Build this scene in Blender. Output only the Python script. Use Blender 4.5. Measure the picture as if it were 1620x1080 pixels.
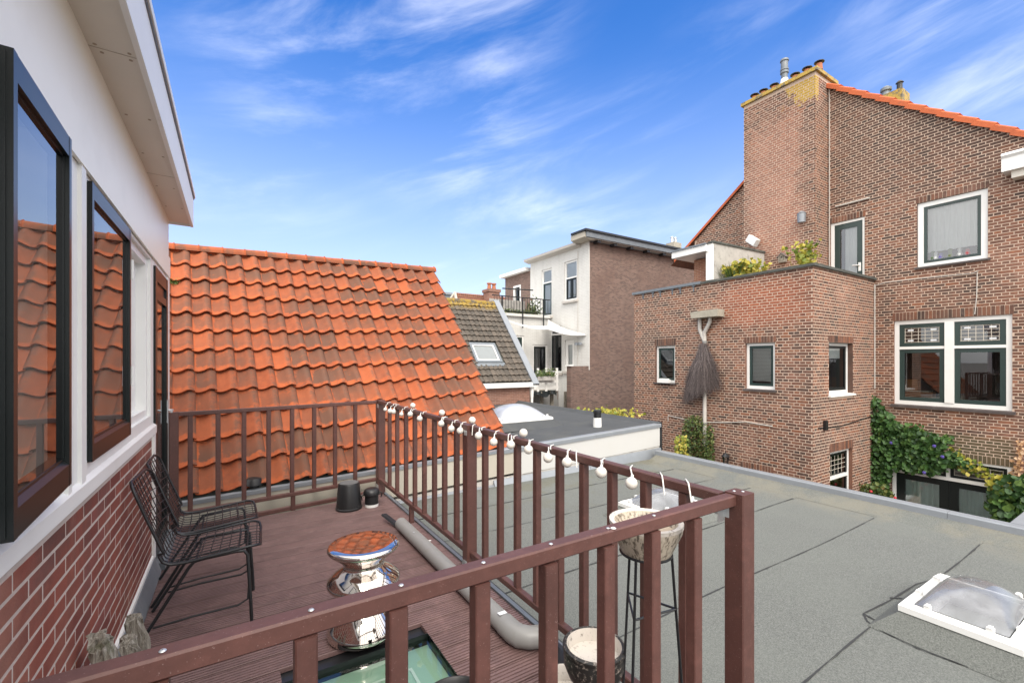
import bpy, bmesh, math, random
from mathutils import Vector, Matrix
R = math.radians
rng = random.Random(7)
for o in list(bpy.data.objects): bpy.data.objects.remove(o)
scene = bpy.context.scene
col = scene.collection

# ------------------------------------------------------------------ camera
FPX, U0, V0, EYE = 700.0, 810.0, 571.0, 1.56
YAW = math.atan(441 / 700)
cs, sn = math.cos(YAW), math.sin(YAW)
cam_d = bpy.data.cameras.new('camera'); cam = bpy.data.objects.new('camera', cam_d); col.objects.link(cam)
cam.location = (0, 0, EYE); cam.rotation_euler = (R(90), 0, -YAW)
cam_d.sensor_width = 36; cam_d.lens = 36 * FPX / 1620; cam_d.shift_y = -(540 - V0) / 1620
cam_d.clip_start = .02; cam_d.clip_end = 3000
scene.camera = cam

# ------------------------------------------------------------------ sky, sun, exposure
SUN_EL, SUN_AZ = 48, 202          # azimuth clockwise from +Y: behind the camera
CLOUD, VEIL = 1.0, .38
WISP = (16, (.75, 3.4, .75), (1.1, 4.7, 0), (4.3, 3.2, 0))
world = bpy.data.worlds.new('World'); scene.world = world; world.use_nodes = True
wn, wl = world.node_tree.nodes, world.node_tree.links
wn.clear()
def W(t, **k):
    n = wn.new(t)
    for a, b in k.items(): setattr(n, a, b)
    return n
wo = W('ShaderNodeOutputWorld')
sky = W('ShaderNodeTexSky', sky_type='NISHITA', sun_disc=False, sun_elevation=R(SUN_EL), sun_rotation=R(SUN_AZ),
        altitude=0, air_density=1.0, dust_density=.6, ozone_density=2.0)
hs = W('ShaderNodeHueSaturation'); hs.inputs['Saturation'].default_value = 1.36; hs.inputs['Value'].default_value = .92; hs.inputs['Hue'].default_value = .512
wl.new(sky.outputs[0], hs.inputs['Color'])
bg_sky = W('ShaderNodeBackground'); bg_sky.inputs[1].default_value = .12
wl.new(hs.outputs[0], bg_sky.inputs[0])
tc = W('ShaderNodeTexCoord')
sep = W('ShaderNodeSeparateXYZ'); wl.new(tc.outputs['Generated'], sep.inputs[0])
def wm(op, a, b=None, clamp=False):
    n = W('ShaderNodeMath', operation=op, use_clamp=clamp)
    for i, x in enumerate((a, b)):
        if x is None: continue
        if isinstance(x, (int, float)): n.inputs[i].default_value = x
        else: wl.new(x, n.inputs[i])
    return n.outputs[0]
def wdot(v):
    n = W('ShaderNodeVectorMath', operation='DOT_PRODUCT'); wl.new(tc.outputs['Generated'], n.inputs[0]); n.inputs[1].default_value = v
    return n.outputs['Value']
TL = R(WISP[0])          # the streaks climb to the north-east
ax1 = (cs * math.cos(TL), -sn * math.cos(TL), math.sin(TL)); ax2 = (-cs * math.sin(TL), sn * math.sin(TL), math.cos(TL)); ax3 = (sn, cs, 0)
comb = W('ShaderNodeCombineXYZ')
for i, ax in enumerate((ax1, ax2, ax3)): wl.new(wdot(ax), comb.inputs[i])
def wnoise(scale, loc, nscale, detail, rough, dist):
    mp = W('ShaderNodeMapping'); mp.inputs['Scale'].default_value = scale; mp.inputs['Location'].default_value = loc
    wl.new(comb.outputs[0], mp.inputs[0])
    n = W('ShaderNodeTexNoise'); n.inputs['Scale'].default_value = nscale; n.inputs['Detail'].default_value = detail
    n.inputs['Roughness'].default_value = rough; n.inputs['Distortion'].default_value = dist
    wl.new(mp.outputs[0], n.inputs['Vector'])
    return n.outputs['Fac']
def wramp(fac, a, b, lo=0.0, hi=1.0):
    n = W('ShaderNodeMapRange', interpolation_type='SMOOTHSTEP'); wl.new(fac, n.inputs[0])
    n.inputs[1].default_value = a; n.inputs[2].default_value = b; n.inputs[3].default_value = lo; n.inputs[4].default_value = hi
    return n.outputs[0]
# wispy cirrus, a pale veil towards the horizon, and an unseen cloud bank added behind and overhead for soft neutral light
wisp = wnoise(WISP[1], WISP[2], 3.4, 8, .60, .35)
broad = wnoise((1, 2.2, 1), WISP[3], 1.9, 3, .5, .2)
cirrus = wm('MULTIPLY', wm('MULTIPLY', wramp(wisp, .40, .90), wramp(broad, .34, .70)), .40, True)
veil = wm('MULTIPLY', wramp(sep.outputs[2], -.06, .62, 1, 0), .80)
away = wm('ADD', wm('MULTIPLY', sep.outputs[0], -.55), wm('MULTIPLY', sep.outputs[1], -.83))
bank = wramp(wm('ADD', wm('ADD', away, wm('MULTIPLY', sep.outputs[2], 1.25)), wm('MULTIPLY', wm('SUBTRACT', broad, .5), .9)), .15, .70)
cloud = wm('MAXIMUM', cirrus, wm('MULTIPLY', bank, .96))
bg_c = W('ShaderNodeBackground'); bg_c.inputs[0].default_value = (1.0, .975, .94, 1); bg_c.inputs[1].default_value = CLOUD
bg_v = W('ShaderNodeBackground'); bg_v.inputs[0].default_value = (.86, .885, 1, 1); bg_v.inputs[1].default_value = VEIL
mixv = W('ShaderNodeMixShader'); wl.new(veil, mixv.inputs[0]); wl.new(bg_sky.outputs[0], mixv.inputs[1]); wl.new(bg_v.outputs[0], mixv.inputs[2])
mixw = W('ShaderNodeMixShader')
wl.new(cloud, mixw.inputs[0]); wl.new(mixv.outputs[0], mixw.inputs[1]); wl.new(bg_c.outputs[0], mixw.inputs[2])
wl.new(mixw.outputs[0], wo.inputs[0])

sl = bpy.data.lights.new('sun', 'SUN'); sl.energy = 1.3; sl.angle = R(30); sl.color = (1, .93, .84)
so = bpy.data.objects.new('sun', sl); col.objects.link(so)
az, el = R(SUN_AZ), R(SUN_EL)
sd = Vector((math.sin(az) * math.cos(el), math.cos(az) * math.cos(el), math.sin(el)))
so.rotation_euler = sd.to_track_quat('Z', 'Y').to_euler()
vs = scene.view_settings
vs.view_transform = 'Standard'; vs.look = 'None'; vs.gamma = 1; vs.use_curve_mapping = False; vs.exposure = 1.38

# ------------------------------------------------------------------ pixel -> place
def ray(u, v):
    a = (u - U0) / FPX
    return Vector((sn + a * cs, cs - a * sn, (V0 - v) / FPX))
def onX(u, v, X): d = ray(u, v); return Vector((0, 0, EYE)) + d * (X / d.x)
def onY(u, v, Y): d = ray(u, v); return Vector((0, 0, EYE)) + d * (Y / d.y)
def onZ(u, v, Z): d = ray(u, v); return Vector((0, 0, EYE)) + d * ((Z - EYE) / d.z)
def proj(p):
    z = p[0] * sn + p[1] * cs; l = p[0] * cs - p[1] * sn
    return U0 + FPX * l / z, V0 - FPX * (p[2] - EYE) / z, z

# ------------------------------------------------------------------ mesh helpers
class MB:
    def __init__(s): s.v = []; s.f = []; s.att = []
    def add(s, vs, fs, att=0.0):
        n = len(s.v); s.v += [tuple(p) for p in vs]
        for f in fs: s.f.append(tuple(i + n for i in f)); s.att.append(att)
        return s
    def box(s, x0, x1, y0, y1, z0, z1, att=0.0):
        return s.add([(x, y, z) for z in (z0, z1) for y in (y0, y1) for x in (x0, x1)],
                     [(0, 2, 3, 1), (4, 5, 7, 6), (0, 1, 5, 4), (2, 6, 7, 3), (0, 4, 6, 2), (1, 3, 7, 5)], att)
    def lbox(s, m, a0, a1, b0, b1, d0, d1, att=0.0):
        return s.add([m(a, b, d) for d in (d0, d1) for b in (b0, b1) for a in (a0, a1)],
                     [(0, 2, 3, 1), (4, 5, 7, 6), (0, 1, 5, 4), (2, 6, 7, 3), (0, 4, 6, 2), (1, 3, 7, 5)], att)
    def frame(s, m, a0, a1, b0, b1, w, d0, d1, wb=None, wt=None):
        wb = wb or w; wt = wt or w
        s.lbox(m, a0, a0 + w, b0, b1, d0, d1); s.lbox(m, a1 - w, a1, b0, b1, d0, d1)
        s.lbox(m, a0 + w, a1 - w, b0, b0 + wb, d0, d1 - .0015); s.lbox(m, a0 + w, a1 - w, b1 - wt, b1, d0, d1 - .0015)
        return s
    def pane(s, m, a0, a1, b0, b1, d):
        q = [m(a0, b0, d), m(a1, b0, d), m(a1, b1, d), m(a0, b1, d)]
        n = (Vector(q[1]) - Vector(q[0])).cross(Vector(q[3]) - Vector(q[0])); o = Vector(m(a0, b0, d + 1)) - Vector(q[0])
        return s.add(q, [(0, 1, 2, 3) if n.dot(o) > 0 else (3, 2, 1, 0)])
    def prism(s, poly, fn, d0, d1, att=0.0):      # poly of (a,b), extruded from d0 to d1 through fn(a,b,d)
        n = len(poly)
        return s.add([fn(a, b, d0) for a, b in poly] + [fn(a, b, d1) for a, b in poly],
                     [tuple(range(n))[::-1], tuple(range(n, 2 * n))] + [(i, (i + 1) % n, n + (i + 1) % n, n + i) for i in range(n)], att)
    def bar(s, p0, p1, w, h, ch=.003, up=(0, 0, 1), att=0.0):   # chamfered bar, w sideways, h along up
        p0, p1 = Vector(p0), Vector(p1); t = (p1 - p0).normalized(); up = Vector(up)
        side = t.cross(up).normalized(); up2 = side.cross(t).normalized()
        w2, h2 = w / 2, h / 2
        pr = [(-w2 + ch, -h2), (w2 - ch, -h2), (w2, -h2 + ch), (w2, h2 - ch), (w2 - ch, h2), (-w2 + ch, h2), (-w2, h2 - ch), (-w2, -h2 + ch)]
        vs = [p0 + side * a + up2 * b for a, b in pr] + [p1 + side * a + up2 * b for a, b in pr]
        return s.add(vs, [tuple(range(8))[::-1], tuple(range(8, 16))] + [(i, (i + 1) % 8, 8 + (i + 1) % 8, 8 + i) for i in range(8)], att)
    def tube(s, path, r, n=8, closed=False, cap=True, att=0.0):
        P = [Vector(p) for p in path]; k = len(P); base = len(s.v)
        rr = r if isinstance(r, (list, tuple)) else [r] * k
        prev = None
        for i, p in enumerate(P):
            a = P[(i - 1) % k] if (i > 0 or closed) else p
            b = P[(i + 1) % k] if (i < k - 1 or closed) else p
            t = (b - a)
            t = t.normalized() if t.length > 1e-9 else Vector((0, 0, 1))
            if prev is None:
                q = Vector((0, 0, 1)) if abs(t.z) < .9 else Vector((1, 0, 0))
                nn = t.cross(q).normalized()
            else:
                nn = (prev - t * prev.dot(t)).normalized()
            prev = nn; bb = t.cross(nn)
            for j in range(n):
                an = 2 * math.pi * j / n
                s.v.append(tuple(p + (nn * math.cos(an) + bb * math.sin(an)) * rr[i]))
        for i in range(k if closed else k - 1):
            for j in range(n):
                a = base + i * n + j; b = base + i * n + (j + 1) % n
                c = base + ((i + 1) % k) * n + (j + 1) % n; d = base + ((i + 1) % k) * n + j
                s.f.append((a, b, c, d)); s.att.append(att)
        if cap and not closed:
            s.f.append(tuple(base + j for j in range(n))[::-1]); s.att.append(att)
            s.f.append(tuple(base + (k - 1) * n + j for j in range(n))); s.att.append(att)
        return s
    def lathe(s, prof, c, n=24, att=0.0):
        base = len(s.v); c = Vector(c); k = len(prof)
        for r, z in prof:
            for j in range(n):
                an = 2 * math.pi * j / n
                s.v.append((c.x + r * math.cos(an), c.y + r * math.sin(an), c.z + z))
        for i in range(k - 1):
            for j in range(n):
                s.f.append((base + i * n + j, base + i * n + (j + 1) % n, base + (i + 1) * n + (j + 1) % n, base + (i + 1) * n + j)); s.att.append(att)
        return s
    def sphere(s, c, r, n=14, m=9, sz=1.0, att=0.0):
        return s.lathe([(max(1e-4, r * math.sin(math.pi * i / m)), -r * sz * math.cos(math.pi * i / m)) for i in range(m + 1)], c, n, att)
    def mesh(s, name, mats, smooth=None, normals=True, att=False):
        me = bpy.data.meshes.new(name); me.from_pydata(s.v, [], s.f)
        if att:
            a = me.attributes.new('rnd', 'FLOAT', 'FACE'); a.data.foreach_set('value', s.att)
        if normals:
            bm = bmesh.new(); bm.from_mesh(me); bmesh.ops.recalc_face_normals(bm, faces=bm.faces); bm.to_mesh(me); bm.free()
        for m in (mats if isinstance(mats, (list, tuple)) else [mats]): me.materials.append(m)
        if smooth is not None:
            me.shade_smooth()
            if smooth < 180: me.set_sharp_from_angle(angle=R(smooth))
        me.update()
        return me
    def build(s, name, mats, parent=None, smooth=None, normals=True, att=False, kind=None, label=None):
        return link(name, s.mesh(name, mats, smooth, normals, att), parent, kind, label)

def link(name, me, parent=None, kind=None, label=None, loc=None):
    o = bpy.data.objects.new(name, me); col.objects.link(o)
    if loc is not None: o.location = loc
    if parent is not None:
        o.parent = parent; o.matrix_parent_inverse = wmat(parent).inverted()
    if kind: o['kind'] = kind
    if label: o['label'] = label
    return o
def wmat(o):
    m = o.matrix_basis.copy()
    if o.parent: m = wmat(o.parent) @ o.matrix_parent_inverse @ m
    return m
def tag(o, label, cat, group=None):
    o['label'] = label; o['category'] = cat
    if group: o['group'] = group
    return o
def thing(name, loc, label, cat, group=None):
    o = bpy.data.objects.new(name, None); col.objects.link(o); o.location = loc; o.empty_display_size = .1
    return tag(o, label, cat, group)
def copy_tree(o, parent=None):
    c = o.copy(); col.objects.link(c)
    if parent is not None: c.parent = parent
    for ch in o.children: copy_tree(ch, c)
    return c

def mapX(X, sg):                # wall in plane X=const, outward sg*X ; a = Y, b = Z
    return lambda a, b, d: (X + sg * d, a, b)
def mapY(Y, sg=-1):             # wall in plane Y=const ; a = X, b = Z
    return lambda a, b, d: (a, Y + sg * d, b)

# ------------------------------------------------------------------ materials
def nmat(name):
    m = bpy.data.materials.new(name); m.use_nodes = True
    nt = m.node_tree; b = nt.nodes['Principled BSDF']
    return m, nt, b
class NT:
    def __init__(s, nt): s.nt = nt; s.n = nt.nodes; s.l = nt.links
    def new(s, t, **k):
        n = s.n.new(t)
        for a, b in k.items(): setattr(n, a, b)
        return n
    def set(s, sock, x):
        if isinstance(x, (int, float)): sock.default_value = x
        elif isinstance(x, (tuple, list)): sock.default_value = tuple(x) if len(x) != 3 or sock.type == 'VECTOR' else (*x, 1)
        else: s.l.new(x, sock)
    def math(s, op, a, b=None, clamp=False):
        n = s.new('ShaderNodeMath', operation=op, use_clamp=clamp); s.set(n.inputs[0], a)
        if b is not None: s.set(n.inputs[1], b)
        return n.outputs[0]
    def noise(s, vec, scale, detail=4, rough=.6, dist=0.0, out='Fac'):
        n = s.new('ShaderNodeTexNoise'); n.inputs['Scale'].default_value = scale; n.inputs['Detail'].default_value = detail
        n.inputs['Roughness'].default_value = rough; n.inputs['Distortion'].default_value = dist
        if vec is not None: s.l.new(vec, n.inputs['Vector'])
        return n.outputs[out]
    def smooth(s, fac, a, b, lo=0.0, hi=1.0):
        n = s.new('ShaderNodeMapRange', interpolation_type='SMOOTHSTEP'); s.set(n.inputs[0], fac)
        n.inputs[1].default_value = a; n.inputs[2].default_value = b; n.inputs[3].default_value = lo; n.inputs[4].default_value = hi
        return n.outputs[0]
    def mix(s, fac, a, b, blend='MIX'):
        n = s.new('ShaderNodeMix', data_type='RGBA', blend_type=blend); s.set(n.inputs[0], fac); s.set(n.inputs[6], a); s.set(n.inputs[7], b)
        return n.outputs[2]
    def ramp(s, fac, stops, interp='LINEAR'):
        n = s.new('ShaderNodeValToRGB'); n.color_ramp.interpolation = interp; e = n.color_ramp.elements
        while len(e) < len(stops): e.new(.5)
        for i, (p, c) in enumerate(stops): e[i].position = p; e[i].color = (*c, 1)
        s.set(n.inputs[0], fac)
        return n.outputs[0]
    def bump(s, h, strength, dist=.01):
        n = s.new('ShaderNodeBump'); n.inputs['Strength'].default_value = strength; n.inputs['Distance'].default_value = dist
        s.l.new(h, n.inputs['Height'])
        return n.outputs[0]
    def coord(s, k='Object'): return s.new('ShaderNodeTexCoord').outputs[k]
    def pos(s): return s.new('ShaderNodeNewGeometry').outputs['Position']
    def rnd(s):
        a = s.new('ShaderNodeAttribute', attribute_name='rnd').outputs['Fac']
        o = s.new('ShaderNodeObjectInfo').outputs['Random']
        return s.math('FRACT', s.math('ADD', a, o))
    def mapping(s, vec, scale=(1, 1, 1), loc=(0, 0, 0), rot=(0, 0, 0)):
        n = s.new('ShaderNodeMapping'); n.inputs['Scale'].default_value = scale; n.inputs['Location'].default_value = loc; n.inputs['Rotation'].default_value = rot
        s.l.new(vec, n.inputs[0]); return n.outputs[0]

def simple(name, c, rough=.6, var=.12, scale=6, bump=.0, bscale=60, metal=0.0, spec=.5, dirt=0.0, dirtc=(.12, .1, .08), dscale=3, coat=0.0, detail=5):
    m, nt, b = nmat(name); N = NT(nt); p = N.pos()
    f = N.noise(p, scale, detail)
    colr = N.mix(f, tuple(x * (1 - var) for x in c), tuple(min(1, x * (1 + var)) for x in c))
    if dirt:
        colr = N.mix(N.smooth(N.noise(p, dscale, 7, .65), .5, .72, 0, dirt), colr, dirtc)
    nt.links.new(colr, b.inputs['Base Color'])
    b.inputs['Roughness'].default_value = rough; b.inputs['Metallic'].default_value = metal; b.inputs['Specular IOR Level'].default_value = spec
    if coat: b.inputs['Coat Weight'].default_value = coat
    if bump: nt.links.new(N.bump(N.noise(p, bscale, 4), bump, .004), b.inputs['Normal'])
    return m
M = {}
M['white'] = simple('white_paint', (.78, .775, .75), .42, .04, 3, dirt=.12, dirtc=(.45, .42, .36), dscale=2)
M['cream'] = simple('cream_board', (.89, .855, .77), .4, .03, 2, dirt=.1, dirtc=(.5, .45, .38))
M['soffit'] = simple('soffit_board', (.68, .635, .56), .6, .06, 4, bump=.1, bscale=150)
M['black'] = simple('black_paint', (.010, .013, .013), .3, .2, 8, spec=.35)
M['brownpaint'] = simple('sash_bottom', (.06, .025, .018), .3, .5, 9)
M['green'] = simple('dark_green_paint', (.022, .042, .038), .32, .2, 8)
M['blackmetal'] = simple('black_metal', (.015, .016, .018), .38, .2, 20)
M['blackplastic'] = simple('black_plastic', (.012, .012, .013), .42, .2, 20)
M['zinc'] = simple('zinc', (.27, .29, .315), .5, .14, 5, metal=.45, dirt=.35, dirtc=(.25, .26, .27))
M['zincdark'] = simple('lead', (.17, .19, .21), .55, .25, 7, metal=.3, dirt=.3, dirtc=(.4, .4, .4))
M['galv'] = simple('galvanised', (.55, .57, .58), .4, .12, 60, metal=.7)
M['pvc'] = simple('grey_pvc', (.235, .232, .226), .42, .07, 5, dirt=.35, dirtc=(.2, .19, .17), dscale=14)
M['pvcpale'] = simple('pale_pvc', (.5, .47, .43), .5, .08, 5, dirt=.3, dirtc=(.3, .25, .2))
M['whiteplastic'] = simple('white_plastic', (.75, .75, .73), .35, .04, 8)
M['concrete'] = simple('concrete', (.36, .33, .27), .85, .3, 9, bump=.5, bscale=40, dirt=.5, dirtc=(.16, .15, .11))
M['render'] = simple('weathered_render', (.42, .40, .37), .85, .3, 4, bump=.4, bscale=30, dirt=.7, dirtc=(.17, .16, .15), dscale=5)
M['whitewall'] = None
M['beige'] = simple('beige_panel', (.42, .385, .32), .6, .08, 2, dirt=.35, dirtc=(.38, .35, .29))
M['panel'] = simple('white_panel', (.50, .495, .48), .5, .04, 2, dirt=.2, dirtc=(.5, .48, .44))
M['coping'] = simple('stone_coping', (.07, .075, .068), .85, .35, 9, bump=.4, bscale=40, dirt=.4, dirtc=(.2, .19, .15))
M['sill'] = simple('dark_stone_sill', (.075, .06, .058), .6, .35, 12, dirt=.3, dirtc=(.2, .18, .17))
M['ground'] = simple('yard_paving', (.12, .11, .1), .9, .3, 2)
M['interior'] = simple('room_wall', (.16, .13, .105), .9, .2, 1)
M['curtain'] = simple('curtain_cloth', (.78, .90, .86), .9, .06, 6)
M['palecloth'] = simple('pale_cloth', (.74, .75, .74), .9, .06, 6)
M['cardboard'] = simple('cardboard', (.32, .14, .05), .8, .15, 6)
M['paper'] = simple('paper', (.7, .66, .56), .8, .1, 20)
M['lead'] = simple('lead_came', (.55, .5, .42), .5, .2, 30)
M['tarp'] = simple('black_tarp', (.015, .02, .022), .35, .4, 6)
M['sail'] = simple('sail_cloth', (.52, .51, .50), .8, .05, 3)
M['timberwhite'] = simple('white_timber', (.74, .73, .70), .5, .06, 5, dirt=.2, dirtc=(.4, .38, .33))
M['bitumen'] = simple('bitumen_seam', (.028, .029, .03), .7, .4, 30)
M['shaft'] = simple('shaft_board', (.34, .33, .34), .8, .1, 3)
M['sticker'] = simple('sticker', (.7, .72, .74), .4, .03, 9)
M['terracotta'] = simple('terracotta', (.38, .14, .07), .8, .3, 14, dirt=.4, dirtc=(.12, .09, .06))
M['ropewire'] = simple('white_cord', (.7, .68, .64), .5, .04, 9)
M['wood'] = None

def woodmat():
    m, nt, b = nmat('weathered_wood'); N = NT(nt); p = N.pos(); g = N.noise(N.mapping(p, (1, 1, .12)), 70, 6, .7, .3)
    c = N.ramp(g, [(.3, (.05, .043, .033)), (.45, (.21, .185, .15)), (.6, (.34, .31, .265)), (.75, (.46, .43, .385))])
    c = N.mix(N.smooth(N.noise(p, 9, 5, .65), .54, .68, 0, .7), c, (.075, .075, .035))
    nt.links.new(c, b.inputs['Base Color']); b.inputs['Roughness'].default_value = .92; nt.links.new(N.bump(g, .9, .012), b.inputs['Normal'])
    return m
M['wood'] = woodmat()
def composite(name, c, grain):
    m, nt, b = nmat(name); N = NT(nt); p = N.pos()
    big = N.noise(p, 5, 4); fine = N.noise(N.mapping(p, grain), 120, 3, .6); speck = N.noise(p, 260, 2)
    cc = N.mix(N.smooth(big, .3, .7), tuple(x * .82 for x in c), tuple(x * 1.18 for x in c))
    cc = N.mix(N.smooth(fine, .35, .7, 0, .45), cc, tuple(x * .6 for x in c))
    cc = N.mix(N.smooth(speck, .66, .74, 0, .35), cc, (.5, .4, .38))
    cc = N.mix(N.smooth(N.noise(p, 11, 6, .7), .52, .68, 0, .4), cc, tuple(x * 1.7 for x in c))
    cc = N.mix(N.smooth(N.noise(p, 3.1, 6, .7), .55, .7, 0, .5), cc, tuple(x * .55 for x in c))
    r = N.new('ShaderNodeObjectInfo').outputs['Random']
    cc = N.mix(N.math('MULTIPLY', r, .25), cc, tuple(x * 1.4 for x in c))
    nt.links.new(cc, b.inputs['Base Color']); b.inputs['Roughness'].default_value = .52
    nt.links.new(N.bump(fine, .25, .002), b.inputs['Normal'])
    return m
M['rail'] = composite('brown_composite_rail', (.088, .036, .029), (.35, .35, .35))
M['deck'] = composite('brown_composite_deck', (.155, .094, .088), (.05, 1, 1))

def brickmat(name, stops, grainmul=1.0, stain=None):
    m, nt, b = nmat(name); N = NT(nt); p = N.pos(); r = N.rnd()
    c = N.ramp(r, stops)
    off = N.new('ShaderNodeCombineXYZ'); nt.links.new(N.math('MULTIPLY', r, 37), off.inputs[0])
    vadd = N.new('ShaderNodeVectorMath', operation='ADD'); nt.links.new(p, vadd.inputs[0]); nt.links.new(off.outputs[0], vadd.inputs[1])
    g = N.noise(vadd.outputs[0], 22, 5, .65)
    c = N.mix(N.smooth(g, .3, .75), N.mix(.35 * grainmul, c, (.03, .02, .018)), c)
    c = N.mix(N.smooth(N.noise(p, 1.1, 5, .6), .52, .74, 0, .45), c, (.40, .21, .15))
    c = N.mix(N.smooth(N.noise(p, .8, 6, .65, .4), .56, .7, 0, .6), c, (.05, .036, .03))
    c = N.mix(N.smooth(N.noise(N.mapping(p, (1, 1, .16)), 2.6, 6, .68, .2), .5, .7, 0, .5), c, (.07, .048, .038))
    c = N.mix(N.smooth(N.noise(N.mapping(p, (1, 1, .3)), 3.7, 5, .7), .6, .74, 0, .35), c, (.42, .33, .28))
    if stain: c = stain(N, p, c)
    nt.links.new(c, b.inputs['Base Color']); b.inputs['Roughness'].default_value = .86
    nt.links.new(N.bump(N.noise(p, 150, 4), .5, .004), b.inputs['Normal'])
    return m
def sepz(N, p):
    n = N.new('ShaderNodeSeparateXYZ'); N.l.new(p, n.inputs[0]); return n.outputs
def box_mask(N, p, ax, lo, hi, soft, wob=.5):
    s_ = sepz(N, p); w = N.math('MULTIPLY', N.math('SUBTRACT', N.noise(p, 2.2, 5, .65), .5), wob)
    x = N.math('ADD', s_[ax], w)
    return N.math('MULTIPLY', N.smooth(x, lo - soft, lo + soft), N.smooth(x, hi - soft, hi + soft, 1, 0))
def stain_house(N, p, c):
    # algae above the garden doors, orange newer bricks high on the extension, pale rubbed chimney, yellow lichen on its top
    alg = N.math('MULTIPLY', N.math('MULTIPLY', box_mask(N, p, 0, 12.8, 13.3, .1, .0), box_mask(N, p, 1, 2.1, 3.75, .1, .5)), box_mask(N, p, 2, -.62, .02, .08, .2))
    c = N.mix(N.math('MULTIPLY', alg, .82), c, (.075, .068, .034))
    org = N.math('MULTIPLY', N.math('MULTIPLY', box_mask(N, p, 0, 9.8, 10.03, .02, .0), box_mask(N, p, 1, 4.5, 6.3, .5, .8)), box_mask(N, p, 2, 2.4, 3.3, .2, .6))
    c = N.mix(N.math('MULTIPLY', org, .5), c, (.42, .11, .045))
    rub = N.math('MULTIPLY', N.math('MULTIPLY', box_mask(N, p, 0, 12.2, 12.4, .02, .0), box_mask(N, p, 1, 5.65, 7.0, .25, .7)), box_mask(N, p, 2, 4.4, 8.0, .5, .8))
    c = N.mix(N.math('MULTIPLY', rub, .5), c, (.42, .20, .14))
    drk = N.math('MULTIPLY', N.math('MULTIPLY', box_mask(N, p, 0, 12.9, 13.2, .02, 0), box_mask(N, p, 1, 0, 5.2, .1, .3)), N.smooth(sepz(N, p)[2], 4.6, 6.6))
    c = N.mix(N.math('MULTIPLY', drk, .55), c, (.045, .032, .027))
    return lichen(N, p, c)
def lichen(N, p, c):
    s_ = sepz(N, p)
    a = N.smooth(s_[2], 7.3, 9.0); yy = N.smooth(s_[1], 5.25, 6.9, 1, .15)
    mk = N.math('MULTIPLY', N.math('MULTIPLY', a, yy), N.math('MULTIPLY', N.smooth(s_[0], 12.2, 12.3), N.smooth(s_[0], 12.5, 12.6, 1, 0)))
    mk = N.smooth(N.math('ADD', mk, N.math('MULTIPLY', N.math('SUBTRACT', N.noise(p, 3.2, 6, .7), .5), 1.3)), .44, .56)
    mk = N.math('MULTIPLY', mk, N.smooth(s_[2], 7.2, 7.6))
    return N.mix(N.math('MULTIPLY', mk, .92), c, N.mix(N.noise(p, 40, 4), (.30, .17, .02), (.55, .38, .05)))
ST_RIGHT = [(0, (.06, .037, .029)), (.12, (.105, .055, .039)), (.38, (.165, .075, .049)), (.62, (.215, .094, .058)), (.84, (.25, .115, .072)), (.95, (.29, .105, .05)), (1, (.31, .155, .095))]
ST_LEFT = [(0, (.17, .036, .024)), (.3, (.22, .052, .032)), (.7, (.27, .068, .042)), (1, (.22, .062, .048))]
ST_BROWN = [(0, (.085, .055, .046)), (.5, (.15, .092, .074)), (1, (.20, .125, .10))]
M['brick'] = brickmat('house_brick', ST_RIGHT, 1.0, stain_house)
M['brickleft'] = brickmat('dark_red_brick', ST_LEFT, .5)
M['mortar'] = simple('mortar', (.54, .41, .32), .95, .16, 3, bump=.6, bscale=90, dirt=.3, dirtc=(.28, .2, .15), dscale=1.4)
M['mortarleft'] = simple('pale_mortar', (.50, .42, .37), .95, .16, 14, bump=.7, bscale=90, dirt=.25, dirtc=(.3, .25, .22))
M['cap_lichen'] = (lambda: (lambda m, nt, b: (lambda N, p: (nt.links.new(N.mix(N.smooth(N.noise(p, 5, 6, .7), .36, .52), (.10, .09, .07), N.mix(N.noise(p, 40, 4), (.30, .17, .02), (.55, .38, .05))), b.inputs['Base Color']),
    nt.links.new(N.bump(N.noise(p, 60, 4), .6, .01), b.inputs['Normal']), m)[2])(NT(nt), NT(nt).pos()))(*nmat('lichen_coping')))()

def brickpaint(name, stops, mortar, axis, scale=1.0):     # far brickwork, single bricks too small to tell apart
    m, nt, b = nmat(name); N = NT(nt); p = N.pos()
    s_ = sepz(N, p); cb = N.new('ShaderNodeCombineXYZ'); nt.links.new(s_[axis], cb.inputs[0]); nt.links.new(s_[2], cb.inputs[1])
    t = N.new('ShaderNodeTexBrick'); nt.links.new(cb.outputs[0], t.inputs['Vector'])
    t.inputs['Scale'].default_value = scale; t.inputs['Brick Width'].default_value = .22; t.inputs['Row Height'].default_value = .0625
    t.inputs['Mortar Size'].default_value = .006; t.inputs['Mortar Smooth'].default_value = .3
    t.inputs['Color1'].default_value = (*stops[0][1], 1); t.inputs['Color2'].default_value = (*stops[-1][1], 1); t.inputs['Mortar'].default_value = (*mortar, 1)
    c = N.mix(N.smooth(N.noise(p, .9, 6, .65), .4, .7, 0, .55), t.outputs['Color'], stops[1][1])
    c = N.mix(N.smooth(N.noise(p, 7, 5, .6), .5, .75, 0, .35), c, (.045, .03, .026))
    nt.links.new(c, b.inputs['Base Color']); b.inputs['Roughness'].default_value = .9
    nt.links.new(N.bump(t.outputs['Fac'], -.4, .01), b.inputs['Normal'])
    return m
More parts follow.
